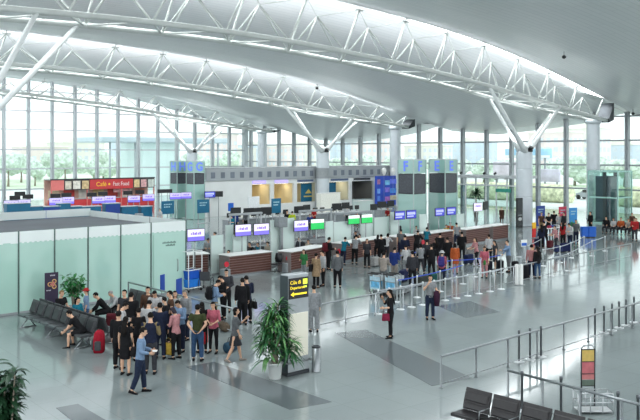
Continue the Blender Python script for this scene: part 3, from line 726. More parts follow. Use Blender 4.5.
# blue boards on posts -----------------------------------------------------
for px, py, lb in ((162.5, 306, 'left of two blue boards on posts in front of the glass door'), (179, 309, 'right of two blue boards on posts beside the white cage trolley')):
    p = at(px, py); root = empty('blue_board_stand', p, R(28)); tag(root, lb, 'sign board')
    t = zat(274.5 if px < 170 else 278.5, p)
    MB().box(-.17 if px < 170 else -.22, .17 if px < 170 else .22, -.02, .02, t-.68, t, b=.008).build('board', mat('royal_blue_board', (18, 66, 160), .4, 0, .05, 4), root)
    MB().tube([(0, .035, .02), (0, .035, t-.1)], .018, 8).build('post', STEEL, root); MB().lathe([(.16, 0), (.16, .015), (.03, .03)], (0, .035, 0), 16).build('foot', STEEL, root)
# cage trolley with blue crates --------------------------------------------
root = empty('cage_trolley', at(191, 291), R(10)); tag(root, 'white tubular cage trolley holding blue crates by the frosted glass corner', 'trolley')
f = MB()
for x in (-.42, .42):
    for y in (-.28, .28): f.tube([(x, y, .12), (x, y, 1.85)], .022, 8)
for z in (.18, 1.0, 1.85):
    f.tube([(-.42, -.28, z), (.42, -.28, z), (.42, .28, z), (-.42, .28, z), (-.42, -.28, z)], .02, 8)
f.build('frame', WHITESTEEL, root)
for x in (-.4, .4):
    for y in (-.26, .26): MB().tube([(x-.02, y, .06), (x+.02, y, .06)], .06, 12).build('caster', BLACK, root)
for i, (z, c, lb) in enumerate(((.20, (24, 120, 214), 'lower bright blue crate inside the white cage trolley'), (.58, (14, 84, 190), 'upper blue crate inside the white cage trolley'))):
    m_ = MB(); q = lambda z_, e: [Vector((-.37+e, -.24+e, z_)), Vector((.37-e, -.24+e, z_)), Vector((.37-e, .24-e, z_)), Vector((-.37+e, .24-e, z_))]
    m_.loft([q(0, .03), q(.3, .01), q(.3, 0), q(.36, 0), q(.36, .03), q(.05, .05)], sm=False)
    c_ = m_.build('crate', mat('crate_blue_%d' % i, c, .4, 0, .05), None, root.location + Vector((0, 0, z+.01)), R(10)); tag(c_, lb, 'crate')
# wheelchair ---------------------------------------------------------------
root = empty('wheelchair', at(206, 290), R(40)); tag(root, 'folded-arm wheelchair behind the man with the backpack', 'wheelchair')
for y in (-.28, .28):
    w = MB(); w.tube([(.30*cos(2*pi*k/20), y, .31+.30*sin(2*pi*k/20)) for k in range(21)], .018, 6)
    for k in range(8): w.tube([(0, y, .31), (.29*cos(pi*k/4), y, .31+.29*sin(pi*k/4))], .005, 4)
    w.build('wheel', DKSTEEL, root); MB().tube([(.42, y*.8-.02, .08), (.42, y*.8+.02, .08)], .08, 12).build('caster', BLACK, root)
    MB().tube([(-.38, y*.85, .95), (-.22, y*.85, .9), (-.2, y*.85, .48), (.32, y*.85, .48), (.5, y*.85, .12)], .014, 6).build('side_frame', STEEL, root)
MB().box(-.22, .25, -.23, .23, .46, .51, b=.015).build('seat', DGREY, root); MB().box(-.24, -.2, -.23, .23, .5, .88, b=.012).build('backrest', DGREY, root)
# luggage trolleys ----------------------------------------------------------
ADB = mat('trolley_advert', (190, 220, 234), .35, 0, .12, 5); ADC = mat('trolley_advert_bright', (110, 182, 222), .35, 0, .2, 7)
def make_trolley():
    root = empty('luggage_trolley')
    f = MB(); f.tube([(.55, -.2, .16), (-.4, -.3, .2), (-.45, -.3, .95), (-.55, -.3, 1.03), (-.55, .3, 1.03), (-.45, .3, .95), (-.4, .3, .2), (.55, .2, .16), (.55, -.2, .16)], .02, 8); f.tube([(-.44, -.3, .7), (-.44, .3, .7)], .015)
    f.build('frame', STEEL, root)
    b = MB()
    for k in range(5): b.tube([(.5, -.18+.09*k, .17), (-.4, -.24+.12*k, .21)], .01, 6)
    b.build('deck', STEEL, root)
    k_ = MB(); k_.box(-.42, -.16, -.24, .24, .72, .74); k_.box(-.17, -.15, -.24, .24, .72, .9); k_.build('basket', LGREY, root)
    a = MB(); a.box(-.43, -.415, -.28, .28, .34, .9, b=.004); a.build('advert_panel', ADB, root)
    a = MB(); a.box(-.445, -.432, -.22, .2, .42, .68); a.build('advert_picture', ADC, root)
    MB().tube([(-.56, -.28, 1.03), (-.56, .28, 1.03)], .03, 8).build('handle', BLACK, root)
    for x, y in ((.45, 0), (-.35, -.26), (-.35, .26)): MB().tube([(x, y-.02, .08), (x, y+.02, .08)], .08, 12).build('wheel', BLACK, root)
    return root
tp = make_trolley(); base = at(396, 297)
for k in range(5):
    o = tp if k == 0 else copy_tree(tp)
    q = Vector((cos(R(20)), sin(R(20)), 0)); pq = Vector((-q.y, q.x, 0)); j = k if k < 3 else k-3
    o.location = base + q*(.34*j) + (pq*.74 if k >= 3 else Vector()); o.rotation_euler = (0, 0, R(20)-.25 if k < 3 else R(20)-.2)
    tag(o, ('nested luggage trolley with pale blue adverts, right hand stack, %s from the front' % ORD[j]) if k < 3 else ('nested luggage trolley with pale blue adverts, left hand stack, %s from the front' % ORD[j]), 'luggage trolley', 'parked luggage trolleys')
# ================================================================ check-in islands
A1 = math.atan2(1.6, 27.); E1 = (cos(A1), sin(A1)); E2 = (-sin(A1), cos(A1)); O1 = (24.5, 33.45)
def isl(px, d=0., z=0.):
    o = (O1[0]+E2[0]*d, O1[1]+E2[1]*d); s = on_line(px, o, E1)
    return Vector((o[0]+E1[0]*s, o[1]+E1[1]*s, z))
def wood_slats():
    m = bpy.data.materials.new('slatted_brown_wood'); m.use_nodes = True; nt = m.node_tree; b = nt.nodes['Principled BSDF']; N = nt.nodes.new; L = nt.links.new
    tc = N('ShaderNodeTexCoord'); mp = N('ShaderNodeMapping'); mp.inputs['Scale'].default_value = (1.2, 6, 14); n = N('ShaderNodeTexNoise'); n.inputs['Scale'].default_value = 3; n.inputs['Detail'].default_value = 4
    L(tc.outputs['Object'], mp.inputs['Vector']); L(mp.outputs['Vector'], n.inputs['Vector'])
    r = N('ShaderNodeValToRGB'); r.color_ramp.elements[0].color = lin((72, 42, 36)); r.color_ramp.elements[1].color = lin((116, 74, 64)); r.color_ramp.elements[0].position = .3; r.color_ramp.elements[1].position = .7
    L(n.outputs['Fac'], r.inputs['Fac']); L(r.outputs['Color'], b.inputs['Base Color']); b.inputs['Roughness'].default_value = .45
    return m
WOOD = wood_slats(); GAP = mat('counter_carcass', (150, 126, 120), .7)
def counter(pa, pb, label, depth_=.85, h=1.12):
    d = pb-pa; L = d.length; root = empty('check_in_counter', pa, math.atan2(d.y, d.x)); tag(root, label, 'counter', 'brown slatted check-in counters')
    b = MB(); b.box(.0, L, .05, depth_, .1, h-.06, b=.01); b.build('body', GAP, root)
    f = MB(); n = 7; zz = .14; hh = (h-.06-.16)/n
    for k in range(n): f.box(.0, L, 0, .045, zz+k*hh, zz+(k+1)*hh-.04, b=.008)
    f.build('slatted_front', WOOD, root)
    for x in (-.04, L): MB().box(x, x+.04, -.01, depth_, 0, h-.05, b=.006).build('end_panel', mat('counter_end_grey', (128, 118, 116), .5), root)
    MB().box(-.08, L+.08, -.12, depth_+.05, h-.05, h, b=.015).build('worktop', WHITE, root)
    MB().box(.02, L-.02, .03, depth_-.05, 0, .1).build('plinth', STEEL, root)
    return root
CT = []
cl = [((186, 276), (208, 274.5), 'brown slatted counter half hidden by the corner of the frosted glass room'),
      ((229.5, 277.3), (271, 272), 'brown slatted counter behind the two men in black suits'),
      ((291, 272.5), (326.5, 265.2), 'brown slatted counter behind the sign pillar, beside a black chair'),
      ((344, 262.5), (387, 254.5), 'brown slatted counter with the man in the light grey shirt at it'),
      ((397, 254.5), (416, 251.5), 'brown slatted counter under the blue screens, left of the yellow clad clerk'),
      ((427, 250.5), (453.5, 246.2), 'brown slatted counter where a clerk in yellow sits'),
      ((466, 245.5), (489.5, 241.8), 'left one of the last two brown counters before the round column'),
      ((493, 241.3), (508, 239), 'right one of the last two brown counters before the round column')]
for a, b, lb in cl: CT.append(counter(at(*a), at(*b), lb))
# small red round weigh signs beside the counters
for i, (px, py, lb) in enumerate(((226.5, 279, 'red round sign on a short grey stand left of the second counter'), (288, 272, 'red and grey scale stand left of the counter with the black chair'), (339, 264, 'red scale stand between the two middle counters'), (423, 254, 'red round sign on a stand left of the yellow clerk\'s counter'), (460, 250, 'red round sign on a stand left of the last two counters'))):
    p = at(px, py); root = empty('scale_stand', p, A1); tag(root, lb, 'scale sign', 'red signs between counters')
    MB().box(-.2, .2, -.1, .3, 0, .5, b=.03).build('scale_base', GREY, root)
    MB().tube([(0, 0, .5), (0, 0, .62)], .03).build('stem', STEEL, root); MB().tube([(0, -.03, .74), (0, .03, .74)], .14, 20).build('red_disc', mat('red_disc_sign', (206, 40, 58), .4), root)
# glass partitions behind the counters
pn = [(211.5, 223, 1.4, 2.05), (226, 233, 1.7, 2.5), (233.5, 246.5, 1.3, 2.0), (271, 279.5, 1.4, 2.6), (283, 294, 1.35, 2.65), (326, 333, 1.2, 2.3), (334, 351, 1.3, 2.2), (361, 373.5, 1.9, 2.25), (374.5, 389, 1.8, 2.2), (391, 399, 1.5, 2.5), (420, 427, 1.4, 2.2), (457, 464, 1.2, 2.0)]
for i, (xa, xb, d, h) in enumerate(pn):
    a = isl(xa, d); b = isl(xb, d); L = (b-a).length; root = empty('glass_partition', a, math.atan2((b-a).y, (b-a).x))
    tag(root, 'pale frosted glass partition behind the check-in counters, %s from the left' % ORD[i], 'partition', 'partitions behind the counters')
    MB().box(0, L, 0, .03, .06, h, b=.004).build('glass_panel', PALEGL, root)
    s = MB()
    for x in (-.02, L): s.box(x-.015, x+.02, -.02, .05, 0, h+.01, b=.004)
    s.build('frame', mat('pale_frame', (196, 206, 204), .4, .3), root); MB().box(0, L, -.02, .05, 0, .08, b=.005).build('kick_rail', GREY, root)
p = isl(281, 1.2); root = empty('service_pole', p, A1); tag(root, 'grey service pole with a wide grey box between two glass partitions', 'pole')
MB().box(-.09, .09, -.09, .09, 0, 2.7, b=.02).build('shaft', STEEL, root); MB().box(-.35, .35, -.2, .2, 2.2, 2.75, b=.03).build('cabinet', mat('pole_cabinet', (128, 134, 138), .5), root)
# monitors
SCW = mat('white_lilac_screen', (222, 214, 246), .2, 0, .03, 3, emit=.38); SCV = mat('violet_screen_band', (120, 108, 220), .2, 0, .04, 3, emit=.4); SCG = mat('green_screen', (40, 186, 92), .2, 0, .05, 3, emit=.35)
SCB = mat('blue_screen', (62, 68, 180), .2, 0, .05, 3, emit=.3); SCM = mat('screen_mark', (132, 96, 206), .3, 0, 0, emit=.2); SCWH = mat('white_screen_strip', (226, 240, 234), .2, 0, 0, emit=.4)
def monitor(p, rz, w, h, kind, label, group, pole=True, cat='monitor'):
    root = empty('information_monitor', (p.x, p.y, 0), rz); tag(root, label, cat, group); z = p.z
    MB().box(-w/2-.03, w/2+.03, 0, .07, z-h/2-.03, z+h/2+.03, b=.012).build('housing', BLACK, root)
    s = MB(); sc_ = {'v': SCW, 'g': SCG, 'b': SCB, 'l': SCW, 'm': mat('lilac_screen', (196, 186, 236), .25, 0, .05, 3, emit=.3), 'k': BLACK}[kind]; s.box(-w/2, w/2, -.006, 0, z-h/2, z+h/2); so = s.build('screen', sc_, root)
    b = MB()
    if kind in 'vm': b.box(-w/2, w/2, -.009, -.006, z-h/2, z-h/2+h*.36); b.build('lower_band', SCV, so)
    if kind == 'g': b.box(-w/2, w/2, -.009, -.006, z+h*.14, z+h/2); b.build('upper_band', SCWH, so)
    if kind == 'b': b.box(-w/2+.05, w/2-.1, -.009, -.006, z-.02, z+h*.3); b.box(-w/2+.05, w/2-.25, -.009, -.006, z-h*.32, z-h*.15); b.build('text_block', mat('pale_blue_text', (170, 176, 232), .3, 0, 0, emit=.3), so)
    if kind in 'vlm':
        m_ = MB()
        for k in range(6): m_.box(-w*.3+k*w*.1, -w*.3+k*w*.1+w*(.05+.02*(k % 3)), -.010, -.007, z+h*.02, z+h*(.2+.06*(k % 2)))
        m_.build('text_mark', SCM, so)
    if pole:
        q = MB(); q.tube([(0, .12, 0), (0, .12, z+.1)], .035, 8); q.box(-.12, .12, .06, .13, z-.1, z+.1, b=.01); q.build('post', STEEL, root)
    return root
mons = [(196, 235, 'v', 'above the counter half hidden by the frosted room'), (243.2, 230.2, 'v', 'left of the pair over the counter behind the black suits'), (261.5, 229.2, 'v', 'right of the pair over the counter behind the black suits'),
        (301.2, 225.7, 'v', 'left of a pair, beside a green screen'), (317.5, 224.2, 'g', 'white and green, right of a lilac screen'), (354, 219.6, 'g', 'white and green, left of the pair over the grey shirted man'), (367, 218.6, 'g', 'white and green, right of the pair over the grey shirted man'),
        (400, 215.3, 'b', 'blue, left of the pair below the left glass pylon'), (411.5, 214.3, 'b', 'blue, right of the pair below the left glass pylon'), (440, 212, 'b', 'blue, left of the pair below the right glass pylon'), (451.5, 211, 'b', 'blue, right of the pair below the right glass pylon')]
for px, py, k, lb in mons:
    p = isl(px, .95); p.z = zat(py, p); monitor(p, A1-R(8), .96 if px < 330 else .88, .58 if px < 330 else .52, k, ('lilac and white screen ' if k == 'v' else 'screen, ') + lb, 'screens over the front counters')
for px, py, k, lb in ((478, 207, 'l', 'lilac screen left of the potted palm'), (486, 205.5, 'k', 'dark screen angled away beside the lilac one near the palm')):
    p = isl(px, 3.0); p.z = zat(py, p); monitor(p, A1-R(8) + (R(20) if k == 'k' else 0), .95, .6, k, k == 'k' and lb or lb, 'screens near the palm')
# glass pylons with island letters
LET = mat('blue_island_letter', (104, 132, 232), .4, 0, 0, emit=.2)
PYL = frostmat('pylon_glass', (178, 220, 212), .10, .10, .08, .2)
def pylon(p, letter, s, ztop, label, zl, zd, rz=R(2)):
    root = empty('glass_pylon', (p.x, p.y, 0), rz); tag(root, label, 'pylon', None, 'thing'); h = s/2
    for nm, z0, z1, m_ in (('lower_glass', .05, zd[0]-.02, PYL), ('letter_glass', zl[0], zl[1], PYL)):
        for r_ in range(4):
            M = Matrix.Rotation(r_*pi/2, 4, 'Z'); q = MB(); q.box(-h+.02, h-.02, -h, -h+.03, z0, z1, M=M); q.build(nm, m_, root)
    d = MB(); d.box(-h+.03, h-.03, -h+.03, h-.03, zd[0], zd[1], b=.01); d.build('display_core', DGREY, root)
    for r_ in range(4):
        M = Matrix.Rotation(r_*pi/2, 4, 'Z'); q = MB(); q.box(-h+.1, h-.1, -h+.012, -h+.03, zd[0]+.05, zd[1]-.05, M=M); q.build('led_display', mat('led_panel', (70, 74, 82), .4, 0, .18, 14), root)
    c = MB()
    for sx in (-1, 1):
        for sy in (-1, 1): c.box(sx*h-.035, sx*h+.035, sy*h-.035, sy*h+.035, 0, zl[1], b=.006)
    c.build('corner_post', mat('pylon_post', (176, 196, 192), .4, .3), root)
    MB().box(-h, h, -h, h, zl[1], zl[1]+.06, b=.01).build('cap', LGREY, root)
    for r_ in (0, 3):
        M = Matrix.Rotation(r_*pi/2, 4, 'Z'); q = M @ Vector((0, -h-.02, (zl[0]+zl[1])/2)); text('letter', letter, (zl[1]-zl[0])*1.05, LET, root, q, (pi/2, 0, r_*pi/2), bold=.03)
    return root
def pyl_at(px, Y, s):
    X = (px-320)/FPX*Y; return Vector((CA*Y+SA*X, SA*Y-CA*X, 0))
pylon(pyl_at(412, 61.5, 1.5), 'F', 1.5, 5.85, 'glass pylon with blue letters F, left of the near pair', (4.85, 5.85), (3.3, 4.8))
pylon(pyl_at(443, 63.5, 1.56), 'E', 1.56, 5.85, 'glass pylon with blue letters E, right of the near pair', (4.85, 5.85), (3.3, 4.8))
pylon(pyl_at(178.7, 80, 1.5), 'H', 1.2, 5.6, 'far glass pylon with blue letters H, below the third branching column', (4.5, 5.58), (3.4, 4.45))
pylon(pyl_at(195.5, 78.5, 1.55), 'G', 1.25, 5.6, 'far glass pylon with blue letters G, below the third branching column', (4.5, 5.58), (3.4, 4.45))
# small white signs on the pylon display
p = isl(464, 2.6)
# conveyors and staff area behind the front counters
for i, (xa, xb, d) in enumerate(((205, 300, 4.2), (302, 392, 4.2), (205, 300, 7.0), (302, 400, 7.0))):
    a = isl(xa, d); b = isl(xb, d); L = (b-a).length; root = empty('baggage_conveyor', a, A1); tag(root, 'long grey baggage conveyor behind the counters, %s one' % ['nearer left', 'nearer right', 'farther left', 'farther right'][i], 'conveyor', 'baggage conveyors')
    MB().box(0, L, 0, .9, .15, .45, b=.03).build('bed', GREY, root); MB().box(.1, L-.1, .06, .84, .45, .47).build('belt', mat('conveyor_rubber', (62, 64, 68), .7), root)
    m_ = MB()
    for k in range(int(L//2)+1):
        for y in (.1, .8): m_.box(k*2+.1, k*2+.18, y-.04, y+.04, 0, .2)
    m_.build('leg', STEEL, root)
def office_chair(p, rz, label, c=BLACK, group='office chairs at the check-in desks'):
    root = empty('office_chair', p, rz); tag(root, label, 'chair', group)
    MB().box(-.23, .23, -.23, .23, .44, .52, b=.03).build('seat', c, root)
    b = MB(); b.loft([[Vector((x-t, y0, z)), Vector((x-t, -y0, z)), Vector((x+t, -y0, z)), Vector((x+t, y0, z))] for x, z, t, y0 in ((-.22, .55, .02, .17), (-.26, .75, .03, .22), (-.3, 1.02, .02, .18))], sm=True); b.build('backrest', c, root)
    MB().tube([(0, 0, .1), (0, 0, .45)], .03).build('gas_lift', STEEL, root)
    s = MB()
    for k in range(5): s.tube([(0, 0, .12), (.27*cos(2*pi*k/5), .27*sin(2*pi*k/5), .06)], [.025, .018], 6)
    s.build('star_base', BLACK, root)
office_chair(at(276.5, 273), A1+R(200), 'black office chair standing left of the counter with the scale, beside glass')
for i, (px, d) in enumerate(((207, 3.8), (252, 2.2), (309, 2.1), (362, 2.1), (400, 2.1))):
    office_chair(isl(px, d), A1+R(250+15*i), 'black office chair behind the front counters, %s from the left' % ORD[i])
# second line of desks farther back
def back_desk(p, rz, label, w=1.75, teal=False):
    root = empty('service_desk', p, rz); tag(root, label, 'desk', 'desks of the rear island')
    MB().box(-w/2, w/2, 0, .7, 0, .92, b=.02).build('body', TEAL if teal else GREY, root); MB().box(-w/2-.05, w/2+.05, -.1, .8, .92, .98, b=.01).build('worktop', LGREY, root)
    MB().box(-w/2+.05, w/2-.05, -.02, 0, .1, .85, b=.005).build('front_panel', TEAL if teal else mat('desk_front_grey', (120, 126, 130), .5), root)
def back_monitor(p, rz, label, group):
    root = empty('computer_monitor', p, rz); tag(root, label, 'monitor', group)
    MB().box(-.3, .3, -.03, .03, .12, .5, b=.015).build('display', BLACK, root); MB().tube([(0, .02, 0), (0, .02, .2)], .02).build('neck', BLACK, root); MB().box(-.12, .12, -.08, .1, 0, .015, b=.004).build('foot', BLACK, root)
def lineB(px, v): return Vector((on_v(px, v), v, 0))
k = 0
for i, px in enumerate((236, 252, 267, 284, 303, 321, 339, 356, 386)):
    p = lineB(px, 53.5); back_desk(p, R(4), 'grey service desk of the rear island, %s from the left' % ORD[i])
    for dx in (-.42, .42):
        back_monitor(p+Vector((dx, .3, .98)), R(4), 'black computer monitor on the rear island desks, %s from the left' % ORD[k], 'monitors on the rear desks'); k += 1
def board(p, rz, w, z0, z1, m, label, logo=True, group=None):
    root = empty('backdrop_board', p, rz); tag(root, label, 'board', group)
    MB().box(-w/2, w/2, 0, .08, z0, z1, b=.01).build('panel', m, root)
    b = MB()
    for x in (-w/2+.1, w/2-.1): b.box(x-.04, x+.04, .02, .06, 0, z0+.02)
    b.box(-w/2, w/2, -.15, .25, 0, .03, b=.01); b.build('stand', GREY, root)
    if logo:
        q = MB()
        for j in range(2):
            for i in range(5-j): q.box(-w*.32+i*w*.13, -w*.32+i*w*.13+w*.09, -.006, -.001, z1-.35-.22*j, z1-.25-.22*j)
        q.build('logo', mat('pale_board_print', (170, 206, 214), .5), root)
    return root
p = lineB(276.5, 51.5); board(p, R(4), 1.05, zat(213, p), zat(198.5, p), TEAL, 'teal poster board in the middle of the rear desks'); 
p = lineB(254, 51); board(p, R(4), 1.2, zat(209, p), zat(196.5, p), mat('white_board', (214, 218, 220), .4), 'blank white board left of the teal poster board', False)
for i, (px, py, w_) in enumerate(((236, 211, .8), (249, 211.5, .9), (257.5, 211.2, .8), (266.5, 210.5, .9), (299, 209.5, .9), (307, 208, .8), (337, 206.5, .9), (346, 205.5, .8), (374, 207, .9), (382, 204.5, .9), (391, 203.5, .8))):
    p = lineB(px, 50.5); p.z = zat(py, p); monitor(p, R(-12+9*(i % 3)), w_, .48, 'k', 'dark screen turned away above the rear desks, %s from the left' % ORD[i], 'dark screens of the rear desks')
for i, (xa, xb, v, py) in enumerate(((229, 262, 47.5, 215), (299, 332, 46.5, 211.5), (334, 372, 47.5, 214))):
    a = lineB(xa, v); b = lineB(xb, v); z = zat(py, a); L = (b-a).length; root = empty('steel_gantry', a); tag(root, 'grey tubular gantry over the staff area, %s of three from the left' % ORD[i], 'gantry', 'gantries over the staff area')
    MB().box(0, L, -.08, .08, z-.08, z+.08, b=.02).build('beam', GREY, root)
    for x in (.1, L-.1): MB().tube([(x, 0, 0), (x, 0, z)], .06, 8).build('post', GREY, root)
# third line: teal desks and screens in front of the fast food stall and the white wall
k = 0
for i, (px, w) in enumerate(((19, 1.9), (37, 1.0), (52, 1.4), (65, 1.0), (77, 1.0), (92, 1.7), (113, 1.4), (130, 1.6), (147, 1.1))):
    p = lineB(px, 62.5); root = empty('teal_counter', p); tag(root, 'teal fronted counter behind the glass room roof, %s from the left' % ORD[i], 'counter', 'teal counters at far left')
    hh = zat(206 if i % 3 else 203, p)
    MB().box(-w/2, w/2, 0, .6, 0, hh-.05, b=.02).build('body', TEAL, root); MB().box(-w/2-.04, w/2+.04, -.06, .65, hh-.05, hh, b=.01).build('worktop', LGREY, root)
    MB().box(-w/2+.05, w/2-.05, -.015, 0, .15, hh-.12, b=.004).build('front_panel', NAVY if i % 4 == 2 else TEAL, root)
for i, (px, py) in enumerate(((11, 204.2), (23.5, 203.3), (56, 201.5), (67.5, 200.5), (98.5, 200), (109.5, 199.3), (134, 199), (148.5, 197.5), (175.5, 196), (186, 195.5), (210, 194.5))):
    p = lineB(px, 63.5 if px < 160 else 64.5); p.z = zat(py, p); monitor(p, R(-14), 1.05, .56, 'm' if px < 200 else 'b', 'small lilac screen above the far teal counters, %s from the left' % ORD[i], 'screens over the teal counters')
for i, (px, py) in enumerate(((15, 197.8), (20, 193.8), (28, 196.6), (55.5, 195.8), (66.5, 195), (92, 194.6), (103, 193.6), (128, 192.8), (140, 192), (162, 191.2), (168, 191))):
    p = lineB(px, 66.5); p.z = zat(py, p); monitor(p, R(-14), .8, .3, 'k', 'dark overhead screen behind the lilac screens, %s from the left' % ORD[i], 'dark overhead screens')
for px, y0, y1, w, lb in ((168, 201, 214, 1.35, 'teal backdrop board below the far left pylon'), (203.5, 199.5, 213, 1.35, 'teal backdrop board with emblem right of the far pylons')):
    p = lineB(px, 61.5); board(p, R(4), w, zat(y1, p), zat(y0, p), TEAL, lb)
for px, y0, y1, lb in ((231, 194, 203, 'slim blue sign in front of the white wall'),):
    p = lineB(px, 60); root = empty('blue_sign', p); tag(root, lb, 'sign'); MB().box(-.3, .3, 0, .06, zat(211, p), zat(203, p), b=.01).build('panel', BLUE, root); MB().tube([(0, .08, 0), (0, .08, zat(204, p))], .03).build('post', STEEL, root)
p = lineB(214.5, 64.5); p = lineB(219, 66.2); p.z = zat(194, p); monitor(p, R(-14), .8, .5, 'k', 'dark picture screen right of the blue screen on the white wall', 'screens on the white wall')
# airline offices -----------------------------------------------------------
OV = 67.; root = empty('airline_offices', (0, 0, 0)); tag(root, 'long white office block with a grey fascia of square windows', 'office block', None, 'thing')
u0, u1 = 46.3, 75.2; WOFF = mat('white_office_wall', (232, 234, 233), .5, 0, .02, 1)
bays = [(252, 270.5, (232, 214, 170), 'warm'), (274, 293.5, (234, 216, 172), 'warm'), (297, 316, (216, 208, 180), 'poster'), (329, 349, (214, 210, 186), 'poster2'), (352, 373, (138, 136, 132), 'grey')]
bu = [(on_v(a, OV), on_v(b, OV), c, t) for a, b, c, t in bays]
w = MB(); HT = 3.12
w.box(u0, bu[0][0], OV, OV+.2, 0, 3.6); 
for (a, b, _, _), (c, d_, _, _) in zip(bu, bu[1:]): w.box(b, c, OV, OV+.2, 0, 3.6)
w.box(bu[-1][1], u1, OV, OV+.2, 0, 3.6); [w.box(b_[0], b_[1], OV, OV+.2, HT, 3.6) for b_ in bu]; w.box(u0, u0+.2, OV+.2, OV+3.4, 0, 4.75); w.box(u1-.2, u1, OV+.2, OV+3.4, 0, 4.75)
w.build('wall', WOFF, root)
MB().box(u0, u1, OV-.2, OV+3.4, 4.75, 4.9, b=.02).build('roof_slab', GREY, root)
MB().box(u0-.02, u1+.02, OV-.25, OV, 3.6, 4.77, b=.02).build('fascia', mat('grey_fascia', (166, 171, 175), .45, .1, .03, 1), root)
n = 24
for k_ in range(n):
    a = u0+.5+(u1-u0-1.2)*k_/(n-1); MB().box(a, a+.52, OV-.262, OV-.249, 3.86, 4.46, b=.003).build('square_window', mat('fascia_square', (112, 120, 132), .3, .1, .08, 2), root)
MB().box(u0+.2, u1-.2, OV+3.2, OV+3.3, 0, 3.6).build('back_wall', WOFF, root)
LAMP = mat('office_lamp', (255, 246, 226), .4, 0, 0, emit=3.)
for a, b, c, t in bu:
    q = MB(); q.box(a+.05, b-.05, OV+3.1, OV+3.19, 0, HT); q.box(a+.02, a+.06, OV+.2, OV+3.1, 0, HT); q.box(b-.06, b-.02, OV+.2, OV+3.1, 0, HT); q.build('interior_wall', mat('interior_%02x%02x%02x' % c, c, .6, 0, .03, 1), root)
    MB().box(a, b, OV+.2, OV+3.15, HT, HT+.06).build('interior_ceiling', WHITE, root)
    MB().box(a+.3, b-.3, OV+.9, OV+1.5, HT-.05, HT-.005, b=.01).build('ceiling_lamp', LAMP if t != 'grey' else WHITE, root)
    MB().box(a, b, OV-.02, OV+.5, 0, 1.0, b=.02).build('service_counter', WHITE if t != 'grey' else PALEGL, root)
for i, (a, b) in enumerate(((252, 265.5), (274.5, 287.5))):
    q = MB(); q.box(on_v(a, OV), on_v(b, OV), OV-.12, OV-.04, 3.2, 3.5, b=.02); s_ = q.build('lit_sign', mat('lilac_lit_sign', (176, 160, 232), .4, 0, .08, 4, emit=.5), root)
for i, (a, b) in enumerate(((297.5, 313), (331, 348), (354, 370))):
    q = MB(); aa, bb = on_v(a, OV), on_v(b, OV); nn = 7
    q.box(aa-.05, bb+.05, OV-.012, OV, 3.24, 3.48)
    for k_ in range(nn): q.box(aa+(bb-aa)*k_/nn, aa+(bb-aa)*(k_+.62)/nn, OV-.05, OV-.001, 3.27, 3.45, b=.01)
    q.build('sign_lettering', mat('slate_lettering', (92, 108, 140), .5) if i < 2 else mat('dark_lettering', (70, 74, 80), .5), root)
q = MB(); q.box(on_v(304, OV)+.1, on_v(315.5, OV), OV+.6, OV+.66, .9, 3.05, b=.01); po = q.build('blue_poster', TEAL, root); q = MB(); aa = on_v(308, OV)+.1; q.poly([(aa, OV+.59, 1.9), (aa+1, OV+.59, 1.9), (aa+.5, OV+.59, 2.4)]); q.box(aa-.2, aa+1.1, OV+.585, OV+.59, 1.5, 1.65); q.build('poster_print', mat('poster_gold', (220, 200, 110), .5), po)
q = MB(); q.box(on_v(329.5, OV)+.1, on_v(339.5, OV), OV+.6, OV+.66, .9, 3.05, b=.01); q.build('blue_poster', TEAL, root)
for a, z, c in ((253, 1.9, (140, 92, 84)), (264.5, 1.8, (92, 78, 120))):
    aa = on_v(a, OV+3); MB().box(aa, aa+.8, OV+2.98, OV+3.09, z, z+.8, b=.01).build('picture', mat('picture_%02x' % c[0], c, .5, 0, .2, 4), root)
# blue advertising wall at the right end of the offices
a, b = on_v(376, OV-2.6), on_v(396, OV-2.6); root = empty('advertising_wall', (a, OV-2.6, 0)); tag(root, 'bright blue advertising wall with coloured pictures at the offices\' right end', 'advertising wall')
MB().box(0, b-a, 0, .2, .3, 3.75, b=.02).build('panel', mat('advert_blue', (36, 74, 190), .4, 0, .12, 1.2), root)
rnd = random.Random(5)
for i in range(9):
    x = .3+(b-a-1.2)*(i % 3)/2.2; z = .9+.95*(i//3)-.12*(i % 2); x += .15*((i*5) % 3)-.1; MB().box(x, x+.5+.3*((i*7) % 3), -.02, -.001, z, z+.55, b=.005).build('picture', mat('advert_pic_%d' % i, [(90, 140, 230), (170, 110, 190), (200, 190, 160), (120, 170, 235), (140, 120, 220), (70, 140, 220), (180, 120, 160), (120, 190, 235), (100, 120, 240)][i], .4, 0, .15, 3), root)
MB().box(.1, b-a-.1, -.15, .35, 0, .3, b=.02).build('base', GREY, root)
for i, px in enumerate((384, 393)):
    p = Vector((on_v(px, OV-3.6), OV-3.6, 0)); z = zat(171.5, p); root = empty('white_balloon', (p.x, p.y, 0)); tag(root, 'white balloon on a string above the blue advertising wall, %s one' % ('left' if i == 0 else 'right'), 'balloon', 'balloons')
    MB().lathe([(.02, z-.5), (.2, z-.25), (.3, z+.05), (.26, z+.3), (.12, z+.43), (.01, z+.46)], n=16).build('balloon', WHITE, root); MB().tube([(0, 0, 0.05), (0, 0, z-.48)], .008, 5).build('string', LGREY, root); MB().lathe([(.08, 0), (.08, .04), (.02, .07)], n=10).build('weight', BLUE, root)
